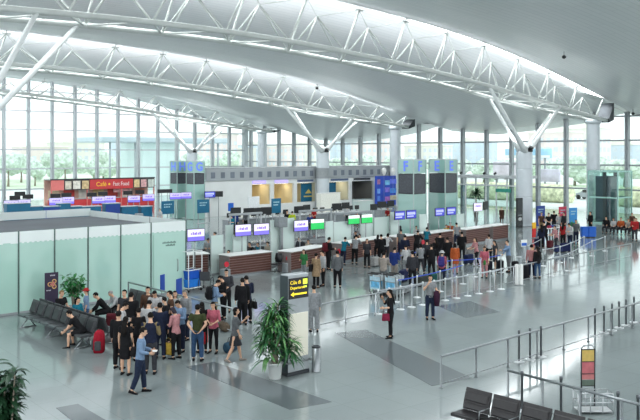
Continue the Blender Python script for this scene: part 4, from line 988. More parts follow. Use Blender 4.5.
# white reception counters before the offices
for i, (px, v, w_, h_, lb) in enumerate(((331, 60, 2.9, 2.35, 'tall white reception stand before the office with the blue poster'), (248, 58.0, 1.6, 1.0, 'low white stand at the left of the rear desks'), (366, 62, 2.6, 1.2, 'pale glass fronted stand before the grey office bay'))):
    p = lineB(px, v); root = empty('reception_stand', p, R(4)); tag(root, lb, 'stand'); MB().box(-w_/2, w_/2, 0, .7, .08, h_-.05, b=.03).build('body', mat('cream_white', (236, 235, 226), .4) if i != 2 else PALEGL, root); MB().box(-w_/2-.04, w_/2+.04, -.05, .75, h_-.05, h_, b=.012).build('top', WHITE, root); MB().box(-w_/2+.05, w_/2-.05, .05, .65, 0, .08).build('plinth', GREY, root)
# fast food stall -------------------------------------------------------------
FV = 88.; a, b = on_v(51, FV), on_v(155, FV); root = empty('fast_food_stall', (a, FV, 0)); L = b-a; tag(root, 'red fast food stall with a long red sign before the left glass wall', 'food stall', None, 'thing')
zt = 3.3; zb = 2.15; RED = mat('stall_red', (206, 62, 66), .45, 0, .04, 1); RED2 = mat('stall_faded_red', (222, 120, 116), .5, 0, .05, 1)
def sx(px): return on_v(px, FV)-a
MB().box(0, L, 0, .3, zt, zt+.15, b=.02).build('canopy_edge', DKSTEEL, root); MB().box(0, L, .3, 1.9, zt, zt+.1).build('stall_roof', GREY, root)
for x0, x1, m_ in ((51, 64, RED2), (90, 95, RED), (95, 133, RED)): MB().box(sx(x0), sx(x1), 0, .1, zb, zt, b=.01).build('sign_panel', m_, root)
for i, (x0, x1, c) in enumerate(((64.5, 72, (206, 196, 180)), (72.5, 81, (226, 220, 210)), (81.5, 89.5, (214, 186, 140)), (133.5, 140, (226, 200, 150)), (140.5, 147, (220, 170, 170)), (147.5, 154.5, (206, 214, 206)))):
    f_ = MB().box(sx(x0), sx(x1), .02, .1, zb, zt, b=.01).build('menu_board', DGREY, root); MB().box(sx(x0)+.08, sx(x1)-.08, .0, .019, zb+.1, zt-.1).build('menu_picture', mat('menu_%d' % i, c, .5, 0, .2, 3), f_)
text('lettering', 'Caf\u00e9', .72, mat('sign_yellow', (252, 214, 50), .5, 0, 0), root, ((sx(95)+sx(106))/2+.1, -.015, (zt+zb)/2), (pi/2, 0, 0))
q = MB(); q.poly([(sx(107)+.3+.13*cos(2*pi*k/16), -.012, (zt+zb)/2+.13*sin(2*pi*k/16)) for k in range(16)]); q.build('dot', mat('sign_yellow', (252, 214, 50)), root)
text('lettering', 'Fast Food', .68, WHITE, root, ((sx(110)+sx(132))/2, -.015, (zt+zb)/2), (pi/2, 0, 0), sx=.8)
MB().box(0, L, 1.7, 1.9, 0, zt).build('back_wall', mat('stall_back', (216, 176, 160), .6, 0, .15, .6), root)
rnd = random.Random(9)
for i in range(7):
    x = .4+L*i/7.2; MB().box(x, x+1.35, 1.62, 1.695, .9, 2.1, b=.01).build('wall_poster', mat('wallposter_%d' % i, [(236, 222, 190), (206, 70, 66), (240, 236, 226), (232, 210, 150), (212, 82, 74), (238, 230, 220), (196, 120, 100)][i], .5, 0, .1, 2), root)
MB().box(0, L, .2, .9, 0, 1.05, b=.02).build('serving_counter', RED, root); MB().box(-.05, L+.05, .1, 1.0, 1.05, 1.1, b=.01).build('worktop', LGREY, root)
for x in (.1, L*.33, L*.66, L-.1): MB().box(x-.06, x+.06, .05, .17, 0, zt).build('post', RED2, root)
MB().box(sx(116), sx(133), .6, .7, 1.7, 2.1).build('lower_menu', mat('lower_menu_pink', (226, 170, 170), .5, 0, .2, 3), root)
# glass lift ------------------------------------------------------------------
LP = pyl_at(610, 74.5, 0); root = empty('glass_lift_shaft', LP, R(2)); tag(root, 'green glass lift shaft with a dark car in front of the right column', 'lift', None, 'thing')
h = 1.42; HTL = 4.75
for r_ in range(4):
    M = Matrix.Rotation(r_*pi/2, 4, 'Z')
    for z0, z1 in ((.05, 2.3), (2.42, HTL-.1)): MB().box(-h+.04, h-.04, -h, -h+.03, z0, z1, M=M).build('glass_panel', CLEAR, root)
    q = MB()
    for z in (0, 2.3, HTL-.1): q.box(-h, h, -h-.02, -h+.06, z, z+.12, b=.01, M=M)
    q.box(-h-.03, -h+.07, -h-.03, -h+.07, 0, HTL, M=M); q.build('frame', mat('lift_frame', (170, 212, 204), .35, .3), root)
MB().box(-.95, .55, -.55, .95, .15, 4.3, b=.04).build('lift_car', mat('dark_lift_car', (70, 84, 98), .3, .4, .08, 2), root)
q = MB()
for x in (-1.05, 1.05): q.box(x-.06, x+.06, -.15, .15, 0, HTL-.1)
q.build('guide_rail', DKSTEEL, root); MB().box(-h, h, -h, h, HTL, HTL+.08, b=.01).build('roof', CLEAR, root)
# entrance vestibule (structure) -------------------------------------------------
root = tag(empty('door_1', (0, 0, 0)), kind='structure'); va, vb = on_u(518, 78), on_u(456, 78); ud = 78.
for k in range(7):
    v = va+(vb-va)*k/6; MB().box(ud-.08, ud+.08, v-.07, v+.07, 0, 3.55, b=.01).build('post', WHITESTEEL, root)
    if k < 6: MB().box(ud-.02, ud+.02, v+.1, v+(vb-va)/6-.1, .05, 2.6).build('glass_leaf', GLASS, root)
MB().box(ud-.6, UR-.5, va-.3, vb+.3, 3.5, 3.8, b=.03).build('canopy', LGREY, root); MB().box(ud-.1, ud+.1, va, vb, 2.62, 2.78, b=.01).build('transom', WHITESTEEL, root)
vs_ = on_u(503, ud-.2); MB().box(ud-.2, ud-.12, vs_-1.0, vs_+1.0, 1.95, 2.35, b=.01).build('green_exit_sign', mat('teal_green_sign', (60, 158, 140), .4, 0, .05, 4), root)
for i, px in enumerate((461, 484, 495)):
    p = Vector((ud-.3, on_u(px, ud-.3), 3.8)); root = empty('spotlight', p); tag(root, 'small black spotlight on the vestibule canopy, %s from the left' % ORD[i], 'spotlight', 'canopy spotlights')
    MB().tube([(-.15, 0, .22), (.15, 0, .32)], [.1, .13], 10).build('head', BLACK, root); MB().tube([(0, 0, 0), (0, 0, .25)], .03).build('bracket', BLACK, root)
# right hand area ------------------------------------------------------------------
p = at(520, 227.5); root = empty('black_display', p, R(-2)); tag(root, 'tall black advertising display standing against the branching column', 'display'); Hd = zat(198, p)
MB().box(-.42, .42, 0, .14, 0, Hd, b=.02).build('housing', BLACK, root); MB().box(-.37, .37, -.01, 0, .15, Hd-.1).build('screen', mat('dark_glass', (30, 34, 40), .15, 0, .05), root)
q = MB(); q.ell((0, -.015, .72), (.27, .01, .15), seg=16); q.build('white_picture', WHITE, root)
q = MB()
for k in range(6): q.box(-.26+.09*k, -.2+.09*k, -.014, -.01, 1.02, 1.1)
q.build('lettering', LGREY, root)
p = at(534, 238); root = empty('sign_totem', p); tag(root, 'small totem, yellow above and red below, in the aisle at right', 'totem'); Ht = zat(222.5, p)
MB().lathe([(.2, 0), (.2, .03), (.05, .05)], n=16).build('foot', STEEL, root); MB().box(-.2, .2, -.06, .06, .05, Ht*.62, b=.015).build('red_panel', mat('totem_red', (214, 40, 40), .4, 0, .04), root); MB().box(-.2, .2, -.06, .06, Ht*.62, Ht, b=.015).build('yellow_panel', mat('totem_yellow', (244, 190, 40), .4, 0, .04), root)
for i, px in enumerate((584.8, 591.5)):
    p = at(px, 237.5); root = empty('blue_barrier_box', p, R(-35)); tag(root, 'blue barrier box in front of the waiting seats, %s one' % ('left' if i == 0 else 'right'), 'box', 'blue barrier boxes')
    MB().box(-.29, .29, -.2, .2, .06, .78, b=.03).build('body', BLUE, root); MB().box(-.3, .3, -.21, .21, .78, .82, b=.01).build('lid', BLUE, root)
    MB().box(-.25, .25, -.15, .15, 0, .06).build('feet', BLACK, root)
p = at(541, 229); board(p, R(-10), 1.0, .25, 1.95, NAVY, 'dark blue board behind the people at right')
p = at(563, 228.5); board(p, R(-10), .9, .3, 1.85, mat('red_pink_board', (200, 60, 84), .5), 'red board behind the standing men at right')
p = at(573.5, 228.5); board(p, R(-10), .95, .2, 1.75, mat('sky_blue_board', (48, 140, 206), .5), 'sky blue board between the red board and the lift')
p = at(554, 237); root = empty('white_table', p, R(5)); tag(root, 'white topped table with leaflets in front of the people at right', 'table')
MB().box(-1.3, 1.1, -.35, .35, .7, .75, b=.015).build('top', WHITE, root)
for x in (-1.2, 1.0):
    for y in (-.3, .3): MB().tube([(x, y, 0), (x, y, .7)], .025).build('leg', STEEL, root)
for i, (dx, c, cn) in enumerate(((-.9, (200, 60, 90), 'pink'), (-.2, (60, 90, 170), 'blue'), (.5, (236, 236, 236), 'white'))):
    tag(MB().box(-.2, .2, -.15, .15, 0, .16, b=.02).build('parcel', cloth(c), None, p+Vector((dx*cos(R(5)), dx*sin(R(5)), .751)), R(8*i)), '%s parcel lying on the white topped table at right' % cn, 'parcel')
p = at(566, 252); root = empty('blue_suitcase_stack', p, R(-20))
root.name = 'suitcase'; tag(root, 'dark blue suitcase on the floor beside the barrier posts at right', 'suitcase'); MB().box(-.4, .4, -.15, .15, .05, .58, b=.05).build('shell', cloth((34, 44, 92)), root); MB().tube([(-.12, 0, .58), (-.12, 0, .64), (.12, 0, .64), (.12, 0, .58)], .015, 6).build('handle', BLACK, root)
for x in (-.3, .3): MB().tube([(x, -.1, .03), (x, .1, .03)], .03).build('wheel', BLACK, root)
p = at(524, 262); root = empty('notice_stand', p, R(-25)); tag(root, 'small round blue notice on a stand between the barrier posts at right', 'notice'); MB().lathe([(.16, 0), (.16, .02), (.03, .03)], n=16).build('foot', STEEL, root); MB().tube([(0, 0, .02), (0, 0, .95)], .02).build('post', STEEL, root); MB().box(-.2, .2, -.02, .02, .9, 1.3, b=.01).build('panel', WHITE, root); MB().box(-.17, .17, -.026, -.02, .95, 1.12).build('blue_print', BLUE, root)
# sign stand lower right -----------------------------------------------------------
p = at(588, 408); root = empty('poster_stand', p, R(-38)); tag(root, 'narrow black framed stand with yellow, pink and green sheets, lower right', 'poster stand'); Hs = 1.55
f = MB(); wS = .17
for x in (-wS, wS): f.tube([(x, 0, .05), (x, 0, Hs-.08)], .018, 8)
for z in (.55, .85, 1.15, Hs-.1): f.tube([(-wS, 0, z), (wS, 0, z)], .014, 8)
f.build('frame', BLACK, root); MB().tube([(-wS, 0, Hs-.09), (-wS+.05, 0, Hs), (wS-.05, 0, Hs), (wS, 0, Hs-.09)], .014, 8).build('top_bow', STEEL, root)
for z0, z1, c, nm in ((1.16, Hs-.11, (206, 176, 96), 'yellow_sheet'), (.86, 1.14, (190, 104, 110), 'pink_sheet'), (.71, .84, (196, 120, 120), 'lower_pink_sheet'), (.56, .70, (96, 112, 100), 'green_sheet')): MB().box(-wS+.015, wS-.015, -.006, .006, z0, z1).build(nm, mat(nm, c, .5, 0, .08, 8), root)
MB().lathe([(.05, -.008), (.05, -.006)], n=12).build('blue_print', BLUE, root, (0, 0, 0)).matrix_local = Matrix.Translation((0, 0, 1.0)) @ Matrix.Rotation(pi/2, 4, 'X')
MB().box(-.2, .2, -.12, .12, 0, .04, b=.01).build('foot', DKSTEEL, root)
p2 = at(592, 412); root = empty('chrome_rack', p2, R(-42)); tag(root, 'low chrome tube rack standing around the foot of the poster stand', 'rack'); f = MB()
for x in (-.4, -.1, .2, .45):
    for y in (-.18, .2): f.tube([(x, y, 0), (x, y, .5)], .014, 6)
for z in (.06, .28, .5):
    f.tube([(-.4, -.18, z), (.45, -.18, z), (.45, .2, z), (-.4, .2, z), (-.4, -.18, z)], .013, 6)
f.build('frame', mat('chrome', (205, 210, 212), .2, .6), root); MB().box(-.38, .43, -.17, .19, .06, .08, b=.005).build('shelf', LGREY, root)
# ================================================================ people
def remesh(mb, name, vox):
    me = mb.mesh(name+'_src', []); o = bpy.data.objects.new('tmp', me); col.objects.link(o)
    md = o.modifiers.new('r', 'REMESH'); md.mode = 'VOXEL'; md.voxel_size = vox; md.use_smooth_shade = True
    sm = o.modifiers.new('s', 'SMOOTH'); sm.factor = .5; sm.iterations = 3
    dg = bpy.context.evaluated_depsgraph_get(); ev = o.evaluated_get(dg); out = bpy.data.meshes.new_from_object(ev)
    v = [x.co.copy() for x in out.vertices]; f = [tuple(p.vertices) for p in out.polygons]
    bpy.data.objects.remove(o); bpy.data.meshes.remove(me); bpy.data.meshes.remove(out)
    r = MB(); r.v = v; r.f = f; r.m = [0]*len(f); r.s = [True]*len(f)
    return r
def ldir(f, o, side):
    f, o = R(f), R(o); return Vector((sin(f)*cos(o), side*sin(o), -cos(f)*cos(o)))
ARM0 = (2, 10, 12, 4)
POSES = {
 'stand': dict(L=(3, 3.5, 0), Rr=(-2, 4, -4), aL=ARM0, aR=(4, 9, 16, 2)),
 'bent': dict(L=(4, 4, 0), Rr=(-3, 3, -5), aL=(0, 10, 10, 4), aR=(8, 12, 88, -18), head=(8, 12)),
 'front': dict(L=(2, 4, 0), Rr=(0, 4, -2), aL=(6, 15, 58, -42), aR=(6, 15, 58, -42), head=(0, 10)),
 'back': dict(L=(3, 5, 1), Rr=(-2, 5, -3), aL=(-16, 20, -22, -38), aR=(-16, 20, -22, -38)),
 'walk': dict(L=(24, 2, 14), Rr=(-16, 2, -34), aL=(-18, 8, -4, 4), aR=(20, 8, 38, 0), lean=3),
 'walk_read': dict(L=(10, 2, 4), Rr=(-9, 2, -20), aL=(10, 12, 82, -22), aR=(6, 12, 76, -26), head=(0, 14), lean=3),
 'walk_phone': dict(L=(17, 2, 10), Rr=(-12, 2, -26), aL=(35, 8, 135, -12), aR=(8, 14, 20, 0), lean=2),
 'phone': dict(L=(3, 3, 0), Rr=(-2, 3, -4), aL=(8, 14, 88, 5), aR=(38, 22, 155, -26), head=(0, 6)),
 'push': dict(L=(14, 3, 4), Rr=(-10, 3, -22), aL=(28, 8, 74, -6), aR=(28, 8, 74, -6), lean=8),
 'lean': dict(L=(-6, 4, -8), Rr=(-10, 5, -10), aL=(46, 12, 92, -14), aR=(46, 12, 92, -14), lean=20, head=(0, 4)),
 'down': dict(L=(3, 4, 0), Rr=(-3, 4, -4), aL=(10, 11, 95, -26), aR=(10, 11, 95, -26), head=(0, 30), lean=4),
 'cross': dict(L=(4, 5, 0), Rr=(-2, 5, -3), aL=(12, 14, 72, -68), aR=(12, 14, 78, -62)),
 'sit': dict(L=(84, 6, 4), Rr=(86, 8, -4), aL=(16, 10, 72, -16), aR=(16, 10, 72, -16), sit=True, head=(0, 10)),
 'sit_lean': dict(L=(80, 12, 2), Rr=(84, 12, -6), aL=(24, 10, 50, -20), aR=(24, 10, 50, -20), sit=True, lean=38, head=(0, 18)),
 'reach': dict(L=(6, 4, 0), Rr=(-6, 4, -8), aL=(60, 12, 84, -5), aR=(10, 10, 40, -8), lean=6),
}
def joints(pose, sex):
    q = POSES[pose]; J = {}; lean = R(q.get('lean', 0)); sp = Vector((sin(lean), 0, cos(lean))); fw = Vector((cos(lean), 0, -sin(lean)))
    legs = {}
    low = 9
    for sd, key in ((1, 'L'), (-1, 'Rr')):
        tf, to, sf = q[key]; hip = Vector((0, sd*.088, -.02)); knee = hip+ldir(tf, to, sd)*.43; ank = knee+ldir(sf, 1, sd)*.40
        legs[sd] = [hip, knee, ank]; low = min(low, ank.z)
    pz = .55 if q.get('sit') else .075-low
    for sd in legs: legs[sd] = [p+Vector((0, 0, pz)) for p in legs[sd]]
    P = Vector((0, 0, pz)); sh = .165 if sex == 'f' else .188
    J.update(P=P, sp=sp, fw=fw, legs=legs, sw=sh, neck=P+sp*.56)
    arms = {}
    for sd, key in ((1, 'aL'), (-1, 'aR')):
        uf, uo, ff, fo = q[key]; s = P+sp*.50+Vector((0, sd*sh, 0)); e = s+ldir(uf, uo, sd)*.285; w = e+ldir(ff, fo, sd)*.245
        arms[sd] = [s, e, w]
    J['arms'] = arms; hy, hp = q.get('head', (0, 0))
    J['HM'] = Matrix.Rotation(R(hy), 3, 'Z') @ Matrix.Rotation(R(hp)+lean*.35, 3, 'Y')
    J['HC'] = J['neck'] + (J['HM'] @ Vector((.025, 0, .165)))
    J['sit'] = q.get('sit', False)
    return J
def ering(c, fw, a, b, n=16): return [c + fw*(b*cos(2*pi*k/n)) + Vector((0, a*sin(2*pi*k/n), 0)) for k in range(n)]
TORM = [(-.11, .115, .095), (-.05, .158, .112), (.02, .160, .112), (.11, .148, .10), (.20, .143, .095), (.31, .160, .110), (.41, .176, .115), (.48, .170, .10), (.53, .115, .08), (.565, .062, .06), (.63, .055, .055)]
TORF = [(-.11, .12, .10), (-.05, .168, .118), (.02, .165, .115), (.11, .138, .095), (.20, .125, .088), (.31, .142, .112), (.40, .152, .112), (.47, .148, .09), (.52, .10, .07), (.565, .052, .052), (.63, .047, .048)]
def torso(mb, J, sex, s0, s1, off):
    T = TORF if sex == 'f' else TORM; rows = []
    ss = sorted(set([s0, s1] + [t[0] for t in T if s0 < t[0] < s1]))
    for s in ss:
        a = interp([(t[0], t[1]) for t in T], s)+off; b = interp([(t[0], t[2]) for t in T], s)+off
        fwd = J['fw']*(.012 if .25 < s < .5 else 0); rows.append(ering(J['P']+J['sp']*s+fwd, J['fw'], a, b))
    mb.loft(rows); return mb
def limb(mb, pts, rr, t0, t1, off, n=10):
    # pts: joint chain; rr: list of (t, radius) over 0..len(pts)-1
    ts_ = sorted(set([t0, t1] + [t for t, _ in rr if t0 < t < t1])); P_ = []; Q = []
    for t in ts_:
        i = min(int(t), len(pts)-2); P_.append(pts[i]+(pts[i+1]-pts[i])*(t-i)); Q.append(interp(rr, t)+off)
    mb.tube(P_, Q, n)
    for i, t in enumerate(ts_):
        if t == 1: mb.ell(P_[i], (Q[i],)*3, seg=n, rg=6)
    return mb
def armr(sex): k = .86 if sex == 'f' else 1.; return [(0, .062*k), (.15, .060*k), (.5, .050*k), (1, .042*k), (1.25, .043*k), (1.6, .035*k), (2, .027*k)]
def legr(sex): k = .96 if sex == 'f' else 1.; return [(0, .092*k), (.2, .094*k), (.6, .074*k), (1, .056*k), (1.3, .060*k), (1.7, .043*k), (2, .036*k)]
def hand(mb, w, e, sd):
    d = (w-e).normalized(); n = Vector((0, -sd, 0)); n = n-d*n.dot(d)
    if n.length < .2: n = Vector((0, 0, -1))-d*(-d.z)
    n.normalize(); wd = d.cross(n)*(1 if sd > 0 else 1)
    if wd.x < 0: wd = -wd                       # thumb side points forward
    rg_ = []
    for t, a, b in ((-.01, .024, .02), (.03, .036, .017), (.07, .041, .016), (.095, .038, .013)):
        rg_.append([w+d*t+wd*(a*cos(2*pi*k/8))+n*(b*sin(2*pi*k/8)) for k in range(8)])
    mb.loft(rg_)
    for o, L in ((.029, .072), (.010, .082), (-.010, .076), (-.028, .058)):
        b0 = w+d*.085+wd*o; d1 = (d+n*.25).normalized(); d2 = (d+n*.8).normalized(); p1 = b0+d1*L*.5; p2 = p1+d2*L*.5
        mb.tube([b0, p1, p2], [.0095, .009, .007], 6)
    t0 = w+d*.025+wd*.028; t1 = t0+(d*.6+wd*.7+n*.2).normalized()*.042; t2 = t1+(d*.9+wd*.1+n*.4).normalized()*.03
    mb.tube([t0, t1, t2], [.013, .011, .008], 6)
PCACHE = {}
SKIN = mat('skin', (214, 170, 142), .55, 0, .05, 8); FACED = mat('face_dark', (44, 34, 32), .5, 0, 0); LIPS = mat('lips', (176, 104, 96), .5, 0, 0)
def foot_dir(J, sd):
    k, a = J['legs'][sd][1], J['legs'][sd][2]; d = a-k; x = Vector((1, sd*.12, 0)).normalized()
    pitch = math.atan2(-d.x, -d.z)                          # shin lean decides heel lift
    lift = max(0., min(.6, pitch-.1)) if not J['sit'] else 0
    return (x*cos(lift)+Vector((0, 0, -sin(lift)))).normalized()
def get_mesh(pose, sex, what):
    key = (pose, sex, what)
    if key in PCACHE: return PCACHE[key]
    J = joints(pose, sex); mb = MB(); L = J['legs']; A = J['arms']
    if what == 'body':
        torso(mb, J, sex, -.11, .63, 0)
        for sd in (1, -1):
            limb(mb, L[sd], legr(sex), 0, 2, 0); limb(mb, A[sd], armr(sex), 0, 2, 0); mb.ell(A[sd][0], (.06,)*3, seg=10, rg=6)
            a = L[sd][2]; x = foot_dir(J, sd); u = Vector((0, 0, 1)); mb.tube([a-x*.05-u*.04, a+x*.06-u*.035, a+x*.14-u*.05], [.032, .036, .02], 8)
        HM, HC = J['HM'], J['HC']; M4 = HM
        mb.ell(HC+HM @ Vector((-.012, 0, .025)), (.096, .076, .092), seg=14, rg=10, M=M4); mb.ell(HC+HM @ Vector((.012, 0, -.045)), (.072, .060, .072), seg=14, rg=10, M=M4)
        mb.tube([J['neck']-J['sp']*.03, HC+HM @ Vector((-.025, 0, -.05))], [.054, .05] if sex == 'm' else [.047, .043], 10)
        mb.ell(HC+HM @ Vector((.092, 0, -.015)), (.022, .013, .026), seg=8, rg=6, M=M4)
        for sd in (1, -1): mb.ell(HC+HM @ Vector((-.008, sd*.077, -.005)), (.02, .011, .03), seg=8, rg=6, M=M4)
        mb = remesh(mb, 'body', .0135)
        for sd in (1, -1):
            hand(mb, A[sd][2], A[sd][1], sd)
            mb.ell(HC+HM @ Vector((.077, sd*.031, .012)), (.009, .014, .008), 1, 8, 6, M4); mb.ell(HC+HM @ Vector((.080, sd*.031, .034)), (.007, .018, .004), 1, 8, 5, M4)
        mb.ell(HC+HM @ Vector((.078, 0, -.062)), (.008, .022, .007), 2, 8, 6, M4)
        me = mb.mesh('person', [SKIN, FACED, LIPS])
    elif what in ('tee', 'shirt', 'jacket', 'coat', 'tank', 'blouse'):
        off = {'tee': .012, 'shirt': .013, 'jacket': .024, 'coat': .028, 'tank': .011, 'blouse': .016}[what]
        hem = {'tee': -.07, 'shirt': -.04, 'jacket': -.10, 'coat': -.11, 'tank': -.03, 'blouse': -.08}[what]
        if J['sit']: hem = max(hem, -.04)
        torso(mb, J, sex, hem, .555, off)
        end = {'tee': .62, 'shirt': 1.9, 'jacket': 1.93, 'coat': 1.93, 'tank': .12, 'blouse': 1.2}[what]
        for sd in (1, -1):
            limb(mb, A[sd], armr(sex), 0, end, off); mb.ell(A[sd][0], (.062+off,)*3, seg=10, rg=6)
        if what == 'coat' and not J['sit']:
            kn = (L[1][1]+L[-1][1])/2; p0 = J['P']-J['sp']*.05; p1 = kn*.7+p0*.3; sp_ = abs(L[1][1].x-L[-1][1].x)*.35
            mb.loft([ering(p0, J['fw'], .185+off, .13+off), ering(p1, Vector((1, 0, 0)), .20+off, .145+off+sp_)])
        me = remesh(mb, 'garment', .015 if what != 'coat' else .018).mesh('garment', [None])
    elif what in ('trousers', 'slim', 'shorts', 'wide'):
        off = {'trousers': .018, 'slim': .009, 'shorts': .022, 'wide': .028}[what]
        torso(mb, J, sex, -.115, .09, min(off, .012)); end = 1.88 if what != 'shorts' else .82
        rr = legr(sex) if what != 'wide' else [(0, .09), (1, .062), (2, .062)]
        if what == 'trousers': rr = [(t, max(r, .05)) for t, r in rr]
        for sd in (1, -1): limb(mb, L[sd], rr, 0, end, off)
        me = remesh(mb, 'legwear', .015).mesh('legwear', [None])
    elif what in ('skirt', 'dress', 'longskirt'):
        kn = (L[1][1]+L[-1][1])/2; p0 = J['P']-J['sp']*.02; sp_ = abs(L[1][1].x-L[-1][1].x)*.45; f = {'skirt': .85, 'dress': .95, 'longskirt': 1.3}[what]
        mid = p0*.55+kn*.45; end = p0+(kn-p0)*f
        mb.loft([ering(J['P']+J['sp']*.12, J['fw'], .145, .105), ering(p0, J['fw'], .178, .13), ering(mid, Vector((1, 0, 0)), .182, .13+sp_*.5), ering(end, Vector((1, 0, 0)), .17 if what != 'longskirt' else .2, .125+sp_)])
        if what == 'dress':
            torso(mb, J, sex, -.05, .545, .013)
            for sd in (1, -1): limb(mb, A[sd], armr(sex), 0, .5, .013); mb.ell(A[sd][0], (.068,)*3, seg=10, rg=6)
        me = remesh(mb, 'skirt', .016).mesh('skirt', [None])
    elif what in ('shoe_l', 'shoe_r'):
        sd = 1 if what == 'shoe_l' else -1; a = L[sd][2]; x = foot_dir(J, sd); y = Vector((0, 0, 1)).cross(x).normalized(); u = x.cross(y)
        rows = []
        for t, wd, h, z0 in ((-.075, .028, .05, 0), (-.06, .038, .085, 0), (0, .042, .10, 0), (.06, .046, .07, 0), (.13, .046, .05, 0), (.175, .036, .04, .004), (.195, .018, .025, .008)):
            c = a+x*t-u*.073; rows.append([c+y*(wd*cos(2*pi*k/10))+u*(z0+h*.5+h*.5*sin(2*pi*k/10)) for k in range(10)])
        mb.loft(rows); me = mb.mesh('shoe', [None])
    elif what.startswith('hair') or what in ('cap', 'hat'):
        HM, HC = J['HM'], J['HC']; c = HC+HM @ Vector((-.016, 0, .03)); st = what[5:]
        seg, rg_ = 20, 14; rx, ry, rz = (.106, .086, .102)
        def keep(p):                              # p: unit direction in head frame
            if p.x > .3: return p.z > .48
            if p.x > -.25: return p.z > (-.6 if st in ('long', 'bob') else -.15)
            return p.z > -.68
        def skull(grow, zmin, st_):
            idx = {}; g = MB(); 
            for i in range(rg_+1):
                t = pi*i/rg_
                for j in range(seg):
                    p = Vector((sin(t)*cos(2*pi*j/seg), sin(t)*sin(2*pi*j/seg), cos(t))); q = 1+.05*noise.noise(p*4.)
                    g.v.append(c+HM @ Vector((p.x*rx*q*grow, p.y*ry*q*grow, p.z*rz*q*grow)))
            for i in range(rg_):
                for j in range(seg):
                    t = pi*(i+.5)/rg_; p = Vector((sin(t)*cos(2*pi*(j+.5)/seg), sin(t)*sin(2*pi*(j+.5)/seg), cos(t)))
                    if keep(p) and p.z > zmin:
                        a_ = i*seg+j; b_ = i*seg+(j+1) % seg; g.face((a_, a_+seg, b_+seg, b_), 0, True)
            return g
        if what.startswith('hair'):
            mb = skull(1.0, -.75, st)
            if st == 'long':
                b0 = HC+HM @ Vector((-.06, 0, .02)); b1 = J['neck']-J['fw']*.085+J['sp']*.02; b2 = J['P']+J['sp']*.30-J['fw']*.155
                mb.loft([ering(b0, J['fw'], .082, .05, 12), ering(b1, J['fw'], .085, .042, 12), ering((b1+b2)/2, J['fw'], .095, .032, 12), ering(b2, J['fw'], .06, .018, 12)])
            if st == 'bob':
                b0 = HC+HM @ Vector((-.045, 0, .03)); b2 = HC+HM @ Vector((-.05, 0, -.12)); mb.loft([ering(b0, J['fw'], .09, .062, 12), ering((b0+b2)/2, J['fw'], .098, .06, 12), ering(b2, J['fw'], .085, .048, 12)])
            if st == 'pony':
                b = HC+HM @ Vector((-.11, 0, .04)); mb.tube([b, b-J['fw']*.05-Vector((0, 0, .04)), b-J['fw']*.055-Vector((0, 0, .18)), b-J['fw']*.02-Vector((0, 0, .30))], [.02, .034, .03, .008], 8)
            if st == 'bun': mb.ell(HC+HM @ Vector((-.115, 0, .05)), (.042, .045, .042), seg=10, rg=8)
            me = mb.mesh('hair', [None])
        else:
            for t0, t1 in ((0, .30),): pass
            prof = [(.092, .0), (.098, .03), (.092, .075), (.06, .11), (.01, .122)] if what == 'cap' else [(.17, -.005), (.165, .008), (.10, .015), (.10, .06), (.085, .10), (.03, .118), (.005, .12)]
            cc = HC+HM @ Vector((-.012, 0, .045)); mb.loft([[cc+HM @ Vector((r*1.06*cos(2*pi*k/18), r*.94*sin(2*pi*k/18), z)) for k in range(18)] for r, z in prof])
            if what == 'cap': mb.loft([[cc+HM @ Vector((.08+.09*t, sd_*.07*(1-.25*t), .012-.015*t)) for sd_ in (-1, -.4, .4, 1)] for t in (0, .5, 1)], closed=False, cap=False)
            me = mb.mesh('headwear', [None])
    PCACHE[key] = me
    return me
def wear(root, pose, sex, what, name, rgb, label=None):
    o = place(name, get_mesh(pose, sex, what), root); s = o.material_slots[0]; s.link = 'OBJECT'; s.material = cloth(rgb)
    if label: o['label'] = label
    return o
NAMES = {'tee': 't_shirt', 'shirt': 'shirt', 'jacket': 'jacket', 'coat': 'coat', 'tank': 'top', 'blouse': 'blouse', 'trousers': 'trousers', 'slim': 'leggings', 'shorts': 'shorts', 'wide': 'wide_trousers', 'skirt': 'skirt', 'dress': 'dress', 'longskirt': 'long_skirt'}
C = dict(blk=(30, 30, 34), nav=(38, 46, 72), den=(72, 104, 148), dden=(44, 56, 84), gry=(120, 124, 128), lgr=(176, 180, 184), dgr=(66, 68, 74), wht=(232, 234, 236), lbl=(150, 182, 220), blu=(44, 70, 150), tea=(26, 134, 160), olv=(76, 84, 50), khk=(168, 148, 108), tan=(190, 160, 126), bei=(186, 176, 166), pnk=(228, 120, 140), lpk=(236, 168, 172), red=(204, 52, 54), ora=(222, 110, 58), yel=(236, 206, 60), hiv=(206, 228, 50), mar=(110, 40, 52), brn=(104, 76, 60), grn=(70, 150, 90), pur=(86, 70, 150), plp=(212, 150, 150), crm=(226, 216, 196))
HAIRC = (30, 25, 24); PEOPLE = []
def person(px, py, th, pose, sex, hair, top, bottom, label, h=None, shoe='blk', hc=HAIRC, hat=None, pos=None, group=None, jz=0.):
    p = Vector(pos) if pos is not None else at(px, py)
    h = h or (1.70 if sex == 'm' else 1.61); k = h/1.765
    o = place('person', get_mesh(pose, sex, 'body'), None, p, YAW0+R(th)); o.scale = (k, k, k); tag(o, label, 'person', group)
    if hair: wear(o, pose, sex, 'hair_'+hair, 'hair', hc)
    if hat: wear(o, pose, sex, hat[0], hat[0], C[hat[1]])
    if top: wear(o, pose, sex, top[0], NAMES[top[0]], C[top[1]])
    if bottom: wear(o, pose, sex, bottom[0], NAMES[bottom[0]], C[bottom[1]])
    for s in ('shoe_l', 'shoe_r'): wear(o, pose, sex, s, 'shoe', C[shoe])
    return o
def at_local(o, pose, sex, v):
    return o.location + Matrix.Rotation(o.rotation_euler.z, 3, 'Z') @ (Vector(v)*o.scale.x)
